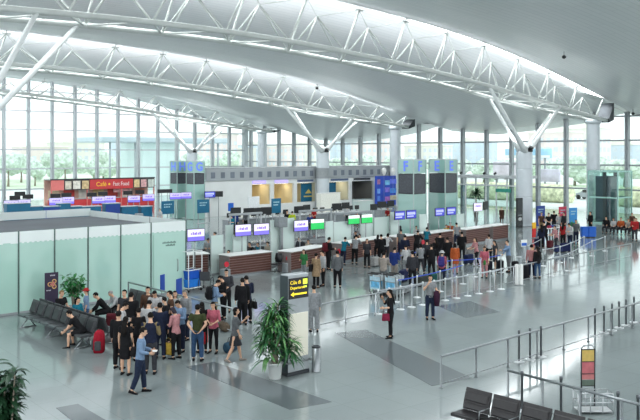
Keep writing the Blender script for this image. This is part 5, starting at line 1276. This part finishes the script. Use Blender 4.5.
def backpack(o, pose, sex, rgb, label, rgb2=None, side=-1):
    J = joints(pose, sex); c = J['P']+J['sp']*.32-J['fw']*.235; p = at_local(o, pose, sex, c)
    root = empty('backpack', p, o.rotation_euler.z); tag(root, label, 'backpack'); m = cloth(rgb)
    b = MB(); b.loft([[Vector((x*a, y*a, z)) for x, y in ((-.09, -.13), (.09, -.15), (.09, .15), (-.09, .13))] for z, a in ((-.24, .8), (-.2, 1), (.1, 1), (.2, .85), (.24, .45))]); b.build('bag_body', m, root)
    MB().box(-.14, -.08, -.11, .11, -.18, .02, b=.025).build('front_pocket', cloth(rgb2 or rgb), root)
    for s in (-1, 1): MB().tube([(.08, s*.1, .2), (.14, s*.11, .24), (.22, s*.12, .25), (.34, s*.12, .14), (.34, s*.12, .0), (.2, s*.14, -.14), (.08, s*.14, -.18)], .016, 6).build('strap', cloth(rgb2 or rgb), root)
    return root
def handbag(o, pose, sex, v, rgb, label, w=.28, h=.24, name='handbag', strap=.3, rz=0., cat='bag'):
    p = at_local(o, pose, sex, v); root = empty(name, p, o.rotation_euler.z+rz); tag(root, label, cat)
    b = MB(); b.loft([[Vector((x*a, y*a, z)) for x, y in ((-w/2, -.05), (w/2, -.05), (w/2, .05), (-w/2, .05))] for z, a in ((-h, .9), (-h*.9, 1), (-.02, .88), (0, .8))]); b.build('bag_body', cloth(rgb), root)
    MB().tube([(-w*.35, 0, -.01), (-w*.25, 0, strap*.7), (0, 0, strap), (w*.25, 0, strap*.7), (w*.35, 0, -.01)], .009, 6).build('handle', cloth(tuple(int(x*.7) for x in rgb)), root)
    return root
# ---------------------------------------------------------------- who stands where
P = person
# nearest figures
man = P(140, 393, 5, 'walk_read', 'm', 'short', ('shirt', 'lbl'), ('trousers', 'dden'), 'man in light blue shirt and navy trousers walking right with a paper', h=1.74)
J = joints('walk_read', 'm'); q = at_local(man, 'walk_read', 'm', J['arms'][1][2]*.5+J['arms'][-1][2]*.5+Vector((.1, 0, .02)))
pr = MB(); pr.box(-.07, .07, -.1, .1, -.004, .004, b=.002); tag(pr.build('paper', WHITE, None, q, man.rotation_euler.z), 'folded white paper in the hands of the man in light blue', 'paper')
w1 = P(125.5, 375, 80, 'stand', 'f', 'long', ('dress', 'blk'), None, 'bare legged woman with very long dark hair in a black dress, seen from behind', h=1.66)
handbag(w1, 'stand', 'f', (0, -.27, .85), (36, 34, 36), 'black shoulder bag of the woman in the black dress', strap=.4)
P(118.5, 369, 75, 'stand', 'm', 'short', ('jacket', 'blk'), ('trousers', 'blk'), 'man in black partly hidden behind the long haired woman in the black dress')
m3 = P(150.5, 374, 95, 'bent', 'm', 'short', ('shirt', 'khk'), ('trousers', 'dgr'), 'man in a navy vest over khaki sleeves and grey trousers, seen from behind', h=1.76)
wear(m3, 'bent', 'm', 'tank', 'vest', C['nav']).scale = (1.06, 1.06, 1.0)
P(121, 356, 10, 'down', 'm', 'short', ('shirt', 'wht'), ('trousers', 'blk'), 'man in a white shirt bending his head, left of the dark jacket')
P(131, 345, 80, 'stand', 'm', 'short', ('jacket', 'blk'), ('trousers', 'blk'), 'broad man in a black jacket with his back turned, beside the white shirt', h=1.74)
P(138.5, 361, 100, 'front', 'f', 'short', ('tee', 'blk'), ('slim', 'blk'), 'person in a black T-shirt between the black dress and the navy vest')
P(148, 354, 85, 'down', 'm', 'short', ('shirt', 'wht'), ('trousers', 'dgr'), 'person in a white shirt just behind the navy vest')
P(124.6, 340, 250, 'stand', 'm', 'short', ('tee', 'dgr'), ('trousers', 'nav'), 'dark haired man at the back of the crowd, beside the charcoal seats')
P(148, 336, 262, 'stand', 'm', 'short', ('shirt', 'brn'), ('trousers', 'blk'), 'man in a brown and yellow top at the back of the crowd')
P(155.5, 339, 268, 'down', 'm', 'short', ('shirt', 'wht'), ('trousers', 'dgr'), 'man in white with lowered head at the back of the crowd by the railing')
P(160, 359, 92, 'stand', 'm', 'short', ('jacket', 'nav'), ('trousers', 'nav'), 'man in a dark navy suit seen from behind in the middle of the crowd', h=1.73)
P(165.5, 345, 150, 'bent', 'f', 'short', ('tee', 'blk'), ('slim', 'blk'), 'short person in black at the railing behind the navy suit', h=1.58)
w7 = P(176, 359, 150, 'down', 'f', 'bob', ('blouse', 'lpk'), ('trousers', 'blk'), 'woman in a pale pink top and black trousers at the right of the crowd', hc=(70, 62, 74))
handbag(w7, 'down', 'f', (.2, .15, .55), (206, 170, 70), 'mustard yellow shopping bag held low by the pale pink top', w=.3, h=.36, name='shopping_bag', strap=.16)
P(180.5, 352, 240, 'down', 'm', 'short', ('shirt', 'lbl'), ('trousers', 'nav'), 'man in a pale blue shirt facing the pale pink top')
P(175, 338, 280, 'stand', 'f', 'long', ('blouse', 'wht'), ('slim', 'blk'), 'long haired woman in white standing at the railing behind the crowd')
P(171, 341, 200, 'front', 'm', 'short', ('tee', 'brn'), ('trousers', 'blk'), 'man in brown at the railing, left of the woman in white')
P(186, 340, 230, 'bent', 'm', 'short', ('shirt', 'lgr'), ('trousers', 'nav'), 'grey haired man in light clothes at the railing behind the pale blue shirt', hc=(150, 146, 140))
P(197.5, 361, 88, 'back', 'm', 'short', ('tee', 'olv'), ('trousers', 'den'), 'man in an olive T-shirt and blue jeans with hands behind his back', h=1.72)
P(202, 353, 110, 'stand', 'f', 'long', ('jacket', 'blk'), ('slim', 'blk'), 'person in black half hidden behind the olive T-shirt')
w12 = P(213.5, 353, 255, 'front', 'f', 'long', ('blouse', 'pnk'), ('slim', 'blk'), 'woman in a bright pink blouse and black leggings with long hair', h=1.63)
handbag(w12, 'front', 'f', (.02, -.3, .75), (206, 40, 48), 'red and white bag beside the bright pink blouse', w=.24, h=.4, name='red_bag', strap=.18)
P(235, 361.5, 8, 'walk_phone', 'f', 'bob', ('blouse', 'gry'), ('skirt', 'dgr'), 'woman in a grey top and dark skirt walking right with bare legs', shoe='bei', h=1.66)
p22 = P(214.5, 326, 20, 'down', 'm', 'short', ('shirt', 'lbl'), ('trousers', 'khk'), 'man in pale blue shirt and khaki trousers wearing a black backpack', h=1.72)
backpack(p22, 'down', 'm', (32, 34, 38), 'black backpack on the man in pale blue and khaki')
P(223.5, 319, 215, 'down', 'm', 'short', ('jacket', 'blk'), ('trousers', 'blk'), 'young man in black looking down, facing the black backpack')
P(226.5, 312, 268, 'front', 'm', 'short', ('jacket', 'dgr'), ('trousers', 'blk'), 'man in a dark suit facing the camera behind the young man in black')
P(242.5, 325, 100, 'stand', 'm', 'short', ('jacket', 'blk'), ('trousers', 'blk'), 'left one of two men in black suits standing close together', h=1.73)
p24 = P(247, 323, 120, 'bent', 'm', 'short', ('jacket', 'nav'), ('trousers', 'blk'), 'right one of two men in black suits standing close together', h=1.76)
handbag(p24, 'bent', 'm', (0, -.3, .78), (30, 30, 32), 'black briefcase hanging by the right man in a black suit', w=.36, h=.26, name='briefcase', strap=.1)
P(314, 332, 100, 'stand', 'm', 'short', ('jacket', 'lgr'), ('wide', 'lgr'), 'man in a light grey suit just right of the sign pillar', h=1.66)
w28 = P(390.5, 338, 185, 'phone', 'f', 'long', ('blouse', 'blk'), ('trousers', 'blk'), 'woman all in black holding a phone to her ear, alone on the open floor', h=1.66)
handbag(w28, 'phone', 'f', (.2, .16, .92), (170, 48, 84), 'magenta handbag hanging from the arm of the woman on the phone', w=.26, h=.24, strap=.22)
m29 = P(430, 319.5, 280, 'phone', 'm', 'short', ('tee', 'lgr'), ('trousers', 'dden'), 'man in a pale grey top and jeans carrying a coat on the open floor', h=1.70)
cm = MB(); cm.loft([ering(Vector((.0, .0, z)), Vector((1, 0, 0)), a, b, 10) for z, a, b in ((.16, .06, .1), (.12, .13, .13), (-.12, .12, .1), (-.42, .09, .07))]); tag(cm.build('folded_coat', cloth((74, 40, 66)), None, at_local(m29, 'phone', 'm', (.2, .22, 1.0)), m29.rotation_euler.z), 'wine and navy coat draped over the arm of the man in pale grey', 'coat')
# seated on the left rows
P(0, 0, 180, 'sit_lean', 'm', 'short', ('tee', 'blk'), ('shorts', 'blk'), 'man in black T-shirt and shorts leaning forward on the left seats', pos=(12.28, 24.75, 0)); PEOPLE.append(1)
bp = empty('backpack', Vector((12.35, 23.75, .34)), R(140)); tag(bp, 'red and grey trekking backpack standing on the floor by the seats', 'backpack')
b = MB(); b.loft([[Vector((x*a, y*a, z)) for x, y in ((-.14, -.2), (.14, -.2), (.16, .0), (.14, .2), (-.14, .2), (-.18, 0))] for z, a in ((-.34, .85), (-.28, 1), (.15, 1), (.3, .8), (.36, .4))]); b.build('bag_body', cloth((196, 32, 56)), bp)
MB().box(.14, .22, -.13, .13, -.25, .08, b=.03).build('front_pocket', cloth((96, 98, 102)), bp); MB().box(-.1, .1, .18, .26, -.25, .05, b=.03).build('side_pocket', cloth((96, 98, 102)), bp); MB().tube([(-.02, -.05, .33), (-.02, 0, .42), (-.02, .05, .33)], .012, 6).build('handle', BLACK, bp)
P(0, 0, 330, 'sit', 'm', 'short', ('tee', 'blk'), ('trousers', 'dgr'), 'fair haired man in black seated before the purple banner', pos=(13.1, 28.1, 0), hc=(170, 140, 100))
P(0, 0, 330, 'sit', 'f', 'pony', ('blouse', 'tea'), ('trousers', 'nav'), 'woman in teal with a dark ponytail seated back to back with the left row', pos=(13.1, 26.8, 0))
P(0, 0, 200, 'stand', 'f', 'short', ('blouse', 'lbl'), ('trousers', 'den'), 'person with a crimson hat and denim clothes standing by the frosted wall', pos=at(86.5, 329), hat=('hat', 'red'), h=1.45)
P(0, 0, 195, 'sit_lean', 'm', 'short', ('shirt', 'blk'), ('trousers', 'blk'), 'man in black leaning over on the short row, his face hidden', pos=(14.6, 27.4, 0))
P(0, 0, 220, 'sit_lean', 'f', 'short', ('shirt', 'wht'), ('trousers', 'blk'), 'person in a white top bent forward beside the maroon suitcase', pos=(15.4, 27.9, 0), hc=(190, 188, 184))
ss = empty('suitcase', Vector((14.35, 26.3, 0)), R(-30)); tag(ss, 'maroon suitcase standing between the seat rows', 'suitcase'); MB().box(-.36, .36, -.14, .14, .06, .6, b=.05).build('shell', cloth((108, 36, 48)), ss); MB().tube([(-.12, 0, .6), (-.12, 0, .67), (.12, 0, .67), (.12, 0, .6)], .014, 6).build('handle', BLACK, ss)
for x in (-.28, .28): MB().tube([(x, -.1, .03), (x, .1, .03)], .03).build('wheel', BLACK, ss)
def soft_bag(p, rz, rgb, label, L=.6, W_=.3, H=.3, name='duffel_bag', cat='bag'):
    root = empty(name, p, rz); tag(root, label, cat); b = MB(); b.loft([[Vector((x, W_/2*a*cos(2*pi*k/12), H/2+H/2*a*sin(2*pi*k/12))) for k in range(12)] for x, a in ((-L/2, .55), (-L/2+.06, .95), (0, 1.02), (L/2-.06, .95), (L/2, .55))]); b.build('bag_body', cloth(rgb), root)
    MB().tube([(-.12, 0, H*.97), (-.08, 0, H+.12), (.08, 0, H+.12), (.12, 0, H*.97)], .012, 6).build('handle', BLACK, root); MB().box(-L/2+.08, L/2-.08, -.012, .012, H*.985, H*1.02).build('zip', DGREY, root)
    return root
b_ = soft_bag(Vector((13.9, 24.9, 0)), R(60), (30, 110, 180), 'bright blue backpack behind the left seats beside the white shirt', .5, .34, .5, 'backpack', 'backpack')
soft_bag(Vector((13.2, 22.9, 0)), R(50), (62, 66, 66), 'dark grey duffel bag at the end of the left seat rows', .85, .5, .6)
soft_bag(Vector((15.4, 20.9, 0)), R(10), (60, 96, 120), 'blue grey bag on the floor behind the olive T-shirt', .5, .3, .35)
soft_bag(at(224, 331), R(70), (128, 112, 96), 'brown canvas bag on the floor behind the bright pink blouse', .6, .34, .34)
# at the front counters
def cp(px, py, *a, **k): return P(px, py, *a, **k)
tall = P(328.5, 270, 30, 'bent', 'm', 'short', ('jacket', 'blk'), ('trousers', 'blk'), 'tall man in black with a dark red bag on his back', h=1.78)
backpack(tall, 'bent', 'm', (120, 40, 50), 'dark red backpack on the tall man in black')
t1 = P(316, 288, 60, 'stand', 'f', 'short', ('coat', 'tan'), ('trousers', 'blk'), 'person in a tan coat with a black bag right of the pillar', h=1.64, shoe='brn')
handbag(t1, 'stand', 'f', (-.12, .2, 1.2), (34, 32, 34), 'black bag slung on the back of the tan coat', w=.34, h=.34, strap=.18)
P(323, 286, 200, 'bent', 'm', 'short', ('jacket', 'wht'), ('trousers', 'blk'), 'person in a white jacket facing the tan coat')
P(304, 279, 240, 'bent', 'f', 'long', ('blouse', 'grn'), ('slim', 'lgr'), 'small person in mint green beside the counter and the tan coat', h=1.5)
P(337.5, 288, 95, 'stand', 'm', 'short', ('jacket', 'gry'), ('trousers', 'blk'), 'man in a grey jacket and black trousers seen from behind, before the red scale', h=1.76)
P(355, 264, 70, 'lean', 'm', 'short', ('shirt', 'lgr'), ('trousers', 'blk'), 'man in a light grey shirt leaning at the third counter')
P(343.5, 265, 60, 'lean', 'f', 'short', ('blouse', 'tea'), ('trousers', 'nav'), 'person in a teal top at the left end of the third counter')
P(377, 262, 70, 'lean', 'f', 'long', ('jacket', 'blk'), ('slim', 'blk'), 'long haired woman in black at the right end of the third counter')
P(381.5, 264, 100, 'bent', 'm', 'short', ('jacket', 'blk'), ('trousers', 'blk'), 'man in black right beside the long haired woman at the third counter')
P(386.5, 260, 60, 'lean', 'f', 'bob', ('blouse', 'wht'), ('trousers', 'dgr'), 'person in white at the far right end of the third counter')
P(401, 257, 80, 'bent', 'm', 'short', ('tee', 'gry'), ('trousers', 'nav'), 'man in grey at the counter below the left blue screens')
P(416.5, 258, 60, 'lean', 'm', 'short', ('jacket', 'blk'), ('trousers', 'blk'), 'man in black leaning over the counter left of the yellow clerk')
P(426.5, 252, 75, 'lean', 'f', 'short', ('blouse', 'tea'), ('trousers', 'dgr'), 'person in a teal top left of the yellow clerk\'s counter')
P(456.8, 248, 100, 'bent', 'm', 'short', ('tee', 'lgr'), ('trousers', 'dden'), 'man in pale grey standing at the right end of the yellow clerk\'s counter')
# clerks behind
clerks = [(446.5, 1.7, 'sit', 'f', ('blouse', 'yel'), 'clerk in a yellow vest seated behind the counter'), (450.5, 2.3, 'sit', 'm', ('blouse', 'ora'), 'clerk in orange and yellow seated right of the yellow vest'), (426, 2.4, 'stand', 'm', ('shirt', 'lgr'), 'clerk standing behind the counters under the left pylon'), (416.5, 2.6, 'sit', 'f', ('blouse', 'wht'), 'clerk in white seated behind the counter under the blue screens'),
          (360, 1.6, 'sit', 'f', ('blouse', 'ora'), 'clerk in orange seated behind the third counter'), (356, 2.5, 'sit', 'm', ('jacket', 'blk'), 'clerk in black seated behind the light grey shirt'), (308.5, 1.7, 'sit', 'f', ('blouse', 'crm'), 'clerk in cream seated next to the glass partition'), (300, 2.6, 'sit', 'm', ('jacket', 'dgr'), 'clerk in dark grey right of the grey service pole'),
          (258, 2.7, 'sit', 'f', ('blouse', 'tea'), 'clerk in bright teal seated behind the second counter'), (250, 2.6, 'sit', 'm', ('jacket', 'blk'), 'clerk in black seated left of the bright teal clerk'), (268, 2.5, 'sit', 'f', ('blouse', 'crm'), 'clerk in cream seated right of the bright teal clerk'), (398, 2.5, 'stand', 'm', ('jacket', 'dgr'), 'clerk standing by the white desk between the partitions'),
          (240, 2.2, 'sit', 'm', ('shirt', 'ora'), 'clerk in orange half hidden by a glass partition'), (229, 1.0, 'sit', 'f', ('shirt', 'ora'), 'clerk in orange between the two left partitions')]
for px, d, po, sx_, top, lb in clerks:
    p = isl(px, d); P(0, 0, 235, po, sx_, 'short' if sx_ == 'm' else 'bun', top, ('trousers', 'blk'), lb, pos=p)
    if po == 'sit': office_chair(p+Vector((0, 0, 0)), YAW0+R(235), 'black chair under the ' + lb.replace(' seated', ''))
P(0, 0, 190, 'reach', 'f', 'bun', ('blouse', 'red'), ('trousers', 'blk'), 'clerk in crimson reaching left over the baggage belt', pos=isl(216, 6.4))
P(0, 0, 270, 'down', 'm', 'short', ('shirt', 'lgr'), ('trousers', 'dgr'), 'clerk in grey bending near the crimson clerk', pos=isl(208.5, 3.6))
# rear island staff
rear = [(292.2, 49.5, 'back', 'm', ('jacket', 'hiv'), ('trousers', 'blk'), 'man in a bright yellow safety vest standing before the offices'), (287.3, 50.2, 'stand', 'm', ('jacket', 'blk'), ('trousers', 'blk'), 'man in black next to the bright yellow safety vest'),
        (235.5, 52, 'bent', 'm', ('shirt', 'blu'), ('trousers', 'nav'), 'man in royal blue by the white wall near the left rear desk'), (232, 50.5, 'down', 'f', ('blouse', 'tea'), ('trousers', 'dgr'), 'person in turquoise bending by the left rear desk'), (314, 52, 'front', 'f', ('blouse', 'red'), ('trousers', 'blk'), 'woman in red before the office with the blue poster'),
        (347, 51.5, 'stand', 'm', ('shirt', 'wht'), ('trousers', 'dgr'), 'person in white at the rear desks before the grey office bay'), (357.5, 50, 'sit', 'f', ('blouse', 'ora'), ('trousers', 'blk'), 'person in orange seated above the green screens'), (388, 51, 'sit', 'm', ('blouse', 'red'), ('trousers', 'blk'), 'person in red seated before the blue advertising wall'),
        (310, 50, 'sit', 'm', ('jacket', 'blu'), ('trousers', 'blk'), 'person in blue seated beside the big round column'), (160, 60.5, 'stand', 'f', ('blouse', 'wht'), ('trousers', 'lgr'), 'person in white between the fast food stall and the far left pylon'), (131, 59.5, 'sit', 'm', ('shirt', 'bei'), ('trousers', 'blk'), 'person in beige seated below the fast food sign'), (246, 53, 'stand', 'm', ('shirt', 'gry'), ('trousers', 'blk'), 'person in grey beside the blank white board')]
for px, v, po, sx_, top, bot, lb in rear:
    p = lineB(px, v); P(0, 0, 250 if po != 'back' else 80, po, sx_, 'short', top, bot, lb, pos=p)
    if po == 'sit': office_chair(p, YAW0+R(250), 'office chair under the ' + lb.replace(' seated', ''), group='office chairs of the rear island')
# queue between the belts
queue = [(383.5, 288, 75, 'push', 'm', 'short', ('jacket', 'bei'), ('trousers', 'gry'), 'person in a beige jacket right behind the luggage trolleys'),
 (394.5, 281.5, 60, 'bent', 'm', 'short', ('jacket', 'blu'), ('trousers', 'bei'), 'man in a blue jacket and beige trousers beside the trolleys'), (406, 276, 90, 'down', 'f', 'short', ('shirt', 'wht'), ('trousers', 'lgr'), 'person in a white shirt in the queue right of the blue jacket'),
 (412.5, 287, 92, 'stand', 'm', 'short', ('jacket', 'dgr'), ('trousers', 'blk'), 'man in a dark grey waistcoat seen from behind at the near blue belt'), (421, 274, 100, 'push', 'f', 'bob', ('shirt', 'lgr'), ('trousers', 'dgr'), 'person in pale grey in the queue left of the black haired man'),
 (431.5, 277, 85, 'push', 'm', 'short', ('jacket', 'blk'), ('trousers', 'blk'), 'man in a black jacket pushing luggage in the queue'), (436, 267, 110, 'stand', 'f', 'long', ('jacket', 'blk'), ('slim', 'blk'), 'long haired person in black just behind the woman with white headgear'),
 (442, 284.5, 70, 'stand', 'f', 'short', ('blouse', 'pnk'), ('trousers', 'nav'), 'woman in a white hat and pink top'), (447.5, 268, 95, 'stand', 'm', 'short', ('jacket', 'blk'), ('trousers', 'blk'), 'man in black in the queue between white hat and orange coat'),
 (455, 274, 80, 'stand', 'f', 'bob', ('coat', 'ora'), ('slim', 'lpk'), 'woman in an orange red coat in the queue'), (462, 260.5, 85, 'bent', 'm', 'short', ('jacket', 'blk'), ('trousers', 'blk'), 'tall man in a black suit near the last brown counters'),
 (476.5, 266, 200, 'push', 'f', 'long', ('blouse', 'lpk'), ('trousers', 'blk'), 'woman in a salmon top with long hair at the last brown counters'), (484.5, 278, 250, 'bent', 'f', 'long', ('blouse', 'pnk'), ('slim', 'lpk'), 'long haired woman in coral holding a green package'),
 (495, 270, 190, 'bent', 'f', 'long', ('dress', 'dgr'), None, 'long haired woman in a dark dress facing left in the queue'), (508.5, 272, 195, 'reach', 'm', 'short', ('shirt', 'lbl'), ('trousers', 'gry'), 'man in a pale blue shirt and grey trousers leaning on a belt'),
 (531.5, 278, 80, 'stand', 'm', 'short', ('shirt', 'plp'), ('trousers', 'nav'), 'man in a checked dusty pink shirt, left of the couple'), (537.5, 278.5, 110, 'stand', 'f', 'long', ('jacket', 'blk'), ('slim', 'den'), 'woman in a black jacket and jeans, right of the couple'),
 (367, 268, 260, 'stand', 'f', 'bob', ('blouse', 'dgr'), ('trousers', 'blk'), 'woman in dark grey beside the third counter, facing the hall'), (427, 271, 80, 'stand', 'm', 'short', ('tee', 'dgr'), ('trousers', 'blk'), 'man in a charcoal T-shirt in the thick of the queue'), (405, 265, 70, 'bent', 'm', 'short', ('jacket', 'nav'), ('trousers', 'blk'), 'man in navy standing between the queue and the counters'),
 (440, 262, 70, 'stand', 'm', 'short', ('jacket', 'blk'), ('trousers', 'dgr'), 'man in black close to the yellow clerk\'s counter'), (489, 262, 100, 'stand', 'f', 'short', ('blouse', 'wht'), ('trousers', 'blk'), 'person in white near the right brown counter')]
for px, py, th, po, sx_, hr, top, bot, lb in queue:
    o = P(px, py, th, po, sx_, hr, top, bot, lb, hat=('hat', 'wht') if lb.startswith('woman in a white hat') else None)
    if lb.startswith('woman in a white hat'): backpack(o, po, sx_, (76, 66, 150), 'purple backpack on the woman in the white hat')
    if 'coral' in lb: handbag(o, po, sx_, (.28, .05, 1.0), (70, 160, 84), 'green package held by the woman in coral', .26, .2, 'green_package', .06)
def case(px, py, rgb, label, rz=0., L=.5, H=.7):
    ss = empty('suitcase', at(px, py), rz); tag(ss, label, 'suitcase'); MB().box(-L/2, L/2, -.14, .14, .05, H, b=.05).build('shell', cloth(rgb), ss); MB().tube([(-.1, .1, H-.02), (-.1, .1, H+.28), (.1, .1, H+.28), (.1, .1, H-.02)], .012, 6).build('handle', DGREY, ss)
    for x in (-L/2+.08, L/2-.08): MB().tube([(x, -.1, .03), (x, .1, .03)], .03).build('wheel', BLACK, ss)
case(403.5, 282, (44, 52, 96), 'navy suitcase between the blue jacket and the waistcoat', R(20), .7, .6); case(488.5, 272.5, (30, 34, 48), 'black suitcase beside the woman in coral', R(10), .5, .62); case(422, 286, (78, 84, 80), 'dark green grey suitcase at the near blue belt', R(15), .8, .5)
case(525.5, 279, (34, 34, 40), 'black suitcase on the left of the couple', R(10), .4, .7); case(468.5, 264, (40, 50, 90), 'dark blue suitcase beside the tall man in the black suit', R(10), .8, .55); case(500, 271.5, (36, 36, 44), 'small black suitcase of the woman in the dark dress', R(0), .4, .6)
case(515, 272.5, (36, 36, 40), 'small black suitcase behind the man in pale blue at the belt', R(0), .36, .6); case(432.5, 283, (40, 110, 104), 'teal green suitcase left of the white hat', R(20), .7, .45); case(375, 266.5, (210, 210, 208), 'pale suitcase before the third counter', R(10), .5, .55)
case(550, 248, (120, 50, 60), 'wine red suitcase near the right barriers', R(15), .7, .5); case(559, 252.5, (60, 70, 120), 'slate blue suitcase near the right barriers', R(-10), .7, .45); case(538, 246, (40, 46, 80), 'navy suitcase beside the woman in navy', R(0), .6, .5)
# right hand group
right = [(545, 246, 120, 'push', 'm', 'short', ('jacket', 'blk'), ('trousers', 'blk'), 'man in black pushing luggage near the right barriers'), (563, 246, 60, 'bent', 'f', 'long', ('blouse', 'red'), ('trousers', 'blk'), 'woman in red with long hair near the right barriers'), (576, 244, 240, 'stand', 'm', 'short', ('shirt', 'gry'), ('trousers', 'nav'), 'man in grey standing below the green pot plant'),
 (501.7, 224.5, 260, 'walk', 'f', 'short', ('coat', 'brn'), ('slim', 'brn'), 'woman in a brown coat walking through the entrance left of the column'),
 (541.5, 234, 270, 'stand', 'm', 'short', ('tee', 'brn'), ('trousers', 'khk'), 'man in brown standing by the navy board at right'), (548.5, 234.5, 280, 'front', 'm', 'short', ('tee', 'blk'), ('trousers', 'blk'), 'man in a black T-shirt with arms in front, by the white table'),
 (559, 233.5, 250, 'bent', 'f', 'short', ('blouse', 'wht'), ('trousers', 'gry'), 'person in white at the red board at right'), (564, 234, 200, 'stand', 'm', 'short', ('jacket', 'dgr'), ('trousers', 'blk'), 'man in dark grey before the red board at right'), (554, 232, 80, 'stand', 'm', 'short', ('jacket', 'blk'), ('trousers', 'dgr'), 'man in black with his back turned behind the white table'),
 (541.5, 249, 90, 'stand', 'f', 'long', ('jacket', 'nav'), ('trousers', 'blk'), 'woman in navy behind the blue notice, near the right barriers'), (556, 250, 200, 'push', 'f', 'short', ('blouse', 'lpk'), ('trousers', 'dgr'), 'person in pale pink bending over luggage near the right barriers'), (570, 248, 220, 'down', 'm', 'short', ('shirt', 'wht'), ('trousers', 'nav'), 'person in white near the dark blue suitcase at right')]
for px, py, th, po, sx_, hr, top, bot, lb in right: P(px, py, th, po, sx_, hr, top, bot, lb)
seat = [('jacket', 'blk'), ('blouse', 'wht'), ('jacket', 'ora'), ('tee', 'bei'), ('jacket', 'blk'), ('shirt', 'dgr'), ('jacket', 'nav')]
for i, tp_ in enumerate(seat):
    if i == 5: continue
    P(0, 0, 235, 'sit', 'mf'[i % 2], 'short', tp_, ('trousers', 'dgr'), 'traveller seated below the lift shaft, %s from the left, wearing %s' % (ORD[i], {'blk': 'black', 'wht': 'white', 'ora': 'orange', 'bei': 'beige', 'dgr': 'charcoal', 'nav': 'navy'}[tp_[1]]), pos=(60.45, 32.0-.62*i, 0))
for i, (tp_, nm) in enumerate(((('jacket', 'yel'), 'yellow'), (('jacket', 'ora'), 'orange'), (('jacket', 'red'), 'red'), (('shirt', 'bei'), 'beige'))):
    P(0, 0, 235, 'sit', 'mf'[i % 2], 'short', tp_, ('trousers', 'dgr'), 'traveller in %s seated near the right edge of the hall' % nm, pos=(61.75, 26.3-.62*i, 0))
P(632, 233, 270, 'stand', 'f', 'short', ('coat', 'brn'), ('trousers', 'brn'), 'person in a brown red coat standing at the right edge')
P(634.5, 241, 250, 'bent', 'm', 'short', ('jacket', 'red'), ('trousers', 'dgr'), 'person in red at the far right edge behind the long railing')
P(590.5, 233, 200, 'stand', 'm', 'short', ('jacket', 'blk'), ('trousers', 'blk'), 'man in black standing behind the right blue barrier box')
# ================================================================ light and camera
w = bpy.data.worlds.new('overcast'); sc.world = w; w.use_nodes = True
nt = w.node_tree; bg = nt.nodes['Background']; N = nt.nodes.new
tc = N('ShaderNodeTexCoord'); sp = N('ShaderNodeSeparateXYZ'); rp = N('ShaderNodeValToRGB')
nt.links.new(tc.outputs['Generated'], sp.inputs[0]); nt.links.new(sp.outputs['Z'], rp.inputs['Fac'])
rp.color_ramp.elements[0].color = (.88, .93, .95, 1); rp.color_ramp.elements[1].color = (.93, .97, 1, 1)
nt.links.new(rp.outputs['Color'], bg.inputs['Color']); bg.inputs['Strength'].default_value = 1.15
# uplights on the column heads light the ceiling
for v in (40.1, 66, 91.8):
    for du, dv in ((0, -1.1), (-1.1, 0), (0, 1.1)):
        l = bpy.data.lights.new('column_uplight', 'SPOT'); l.energy = 160; l.spot_size = R(130); l.spot_blend = .8; l.shadow_soft_size = .3; l.color = (.95, .98, 1)
        o = bpy.data.objects.new('column_uplight', l); col.objects.link(o); o.location = (61.3+du, v+dv, 7.2); o.rotation_euler = (pi, 0, 0)
# unseen fill lights added above the bottom chords to brighten the ceiling
for v in VT[1:]:
    for u0, u1, en in ((18, 36, 420), (36, 54, 330), (54, 67, 110)):
        l = bpy.data.lights.new('added_ceiling_fill', 'AREA'); l.shape = 'RECTANGLE'; l.size = u1-u0; l.size_y = .4; l.energy = en; l.color = (.96, .98, 1)
        z0, z1 = smooth_i(BOT, u0)+.45, smooth_i(BOT, u1)+.45
        o = bpy.data.objects.new('added_ceiling_fill', l); col.objects.link(o); o.location = ((u0+u1)/2, v+1.5, (z0+z1)/2); o.rotation_euler = (pi-R(38), math.atan2(z0-z1, u1-u0), 0)
cam = bpy.data.cameras.new('camera'); co = bpy.data.objects.new('camera', cam); col.objects.link(co)
cam.sensor_width = 36; cam.sensor_fit = 'HORIZONTAL'; cam.lens = FPX/640*36; cam.shift_y = -(210-HY)/640; cam.clip_end = 2000; cam.clip_start = .1
co.location = (0, 0, CAMH); co.rotation_euler = (pi/2, 0, YAW0)
sc.camera = co
vs = sc.view_settings; vs.view_transform = 'Standard'; vs.look = 'None'; vs.exposure = 0.85; vs.gamma = 1.0; vs.use_curve_mapping = False
cy = sc.cycles; cy.use_denoising = True
try: cy.denoiser = 'OPENIMAGEDENOISE'
except Exception: pass
cy.max_bounces = 8; cy.diffuse_bounces = 4; cy.glossy_bounces = 3; cy.transmission_bounces = 4; cy.transparent_max_bounces = 24; cy.caustics_reflective = False; cy.caustics_refractive = False; cy.sample_clamp_indirect = 4
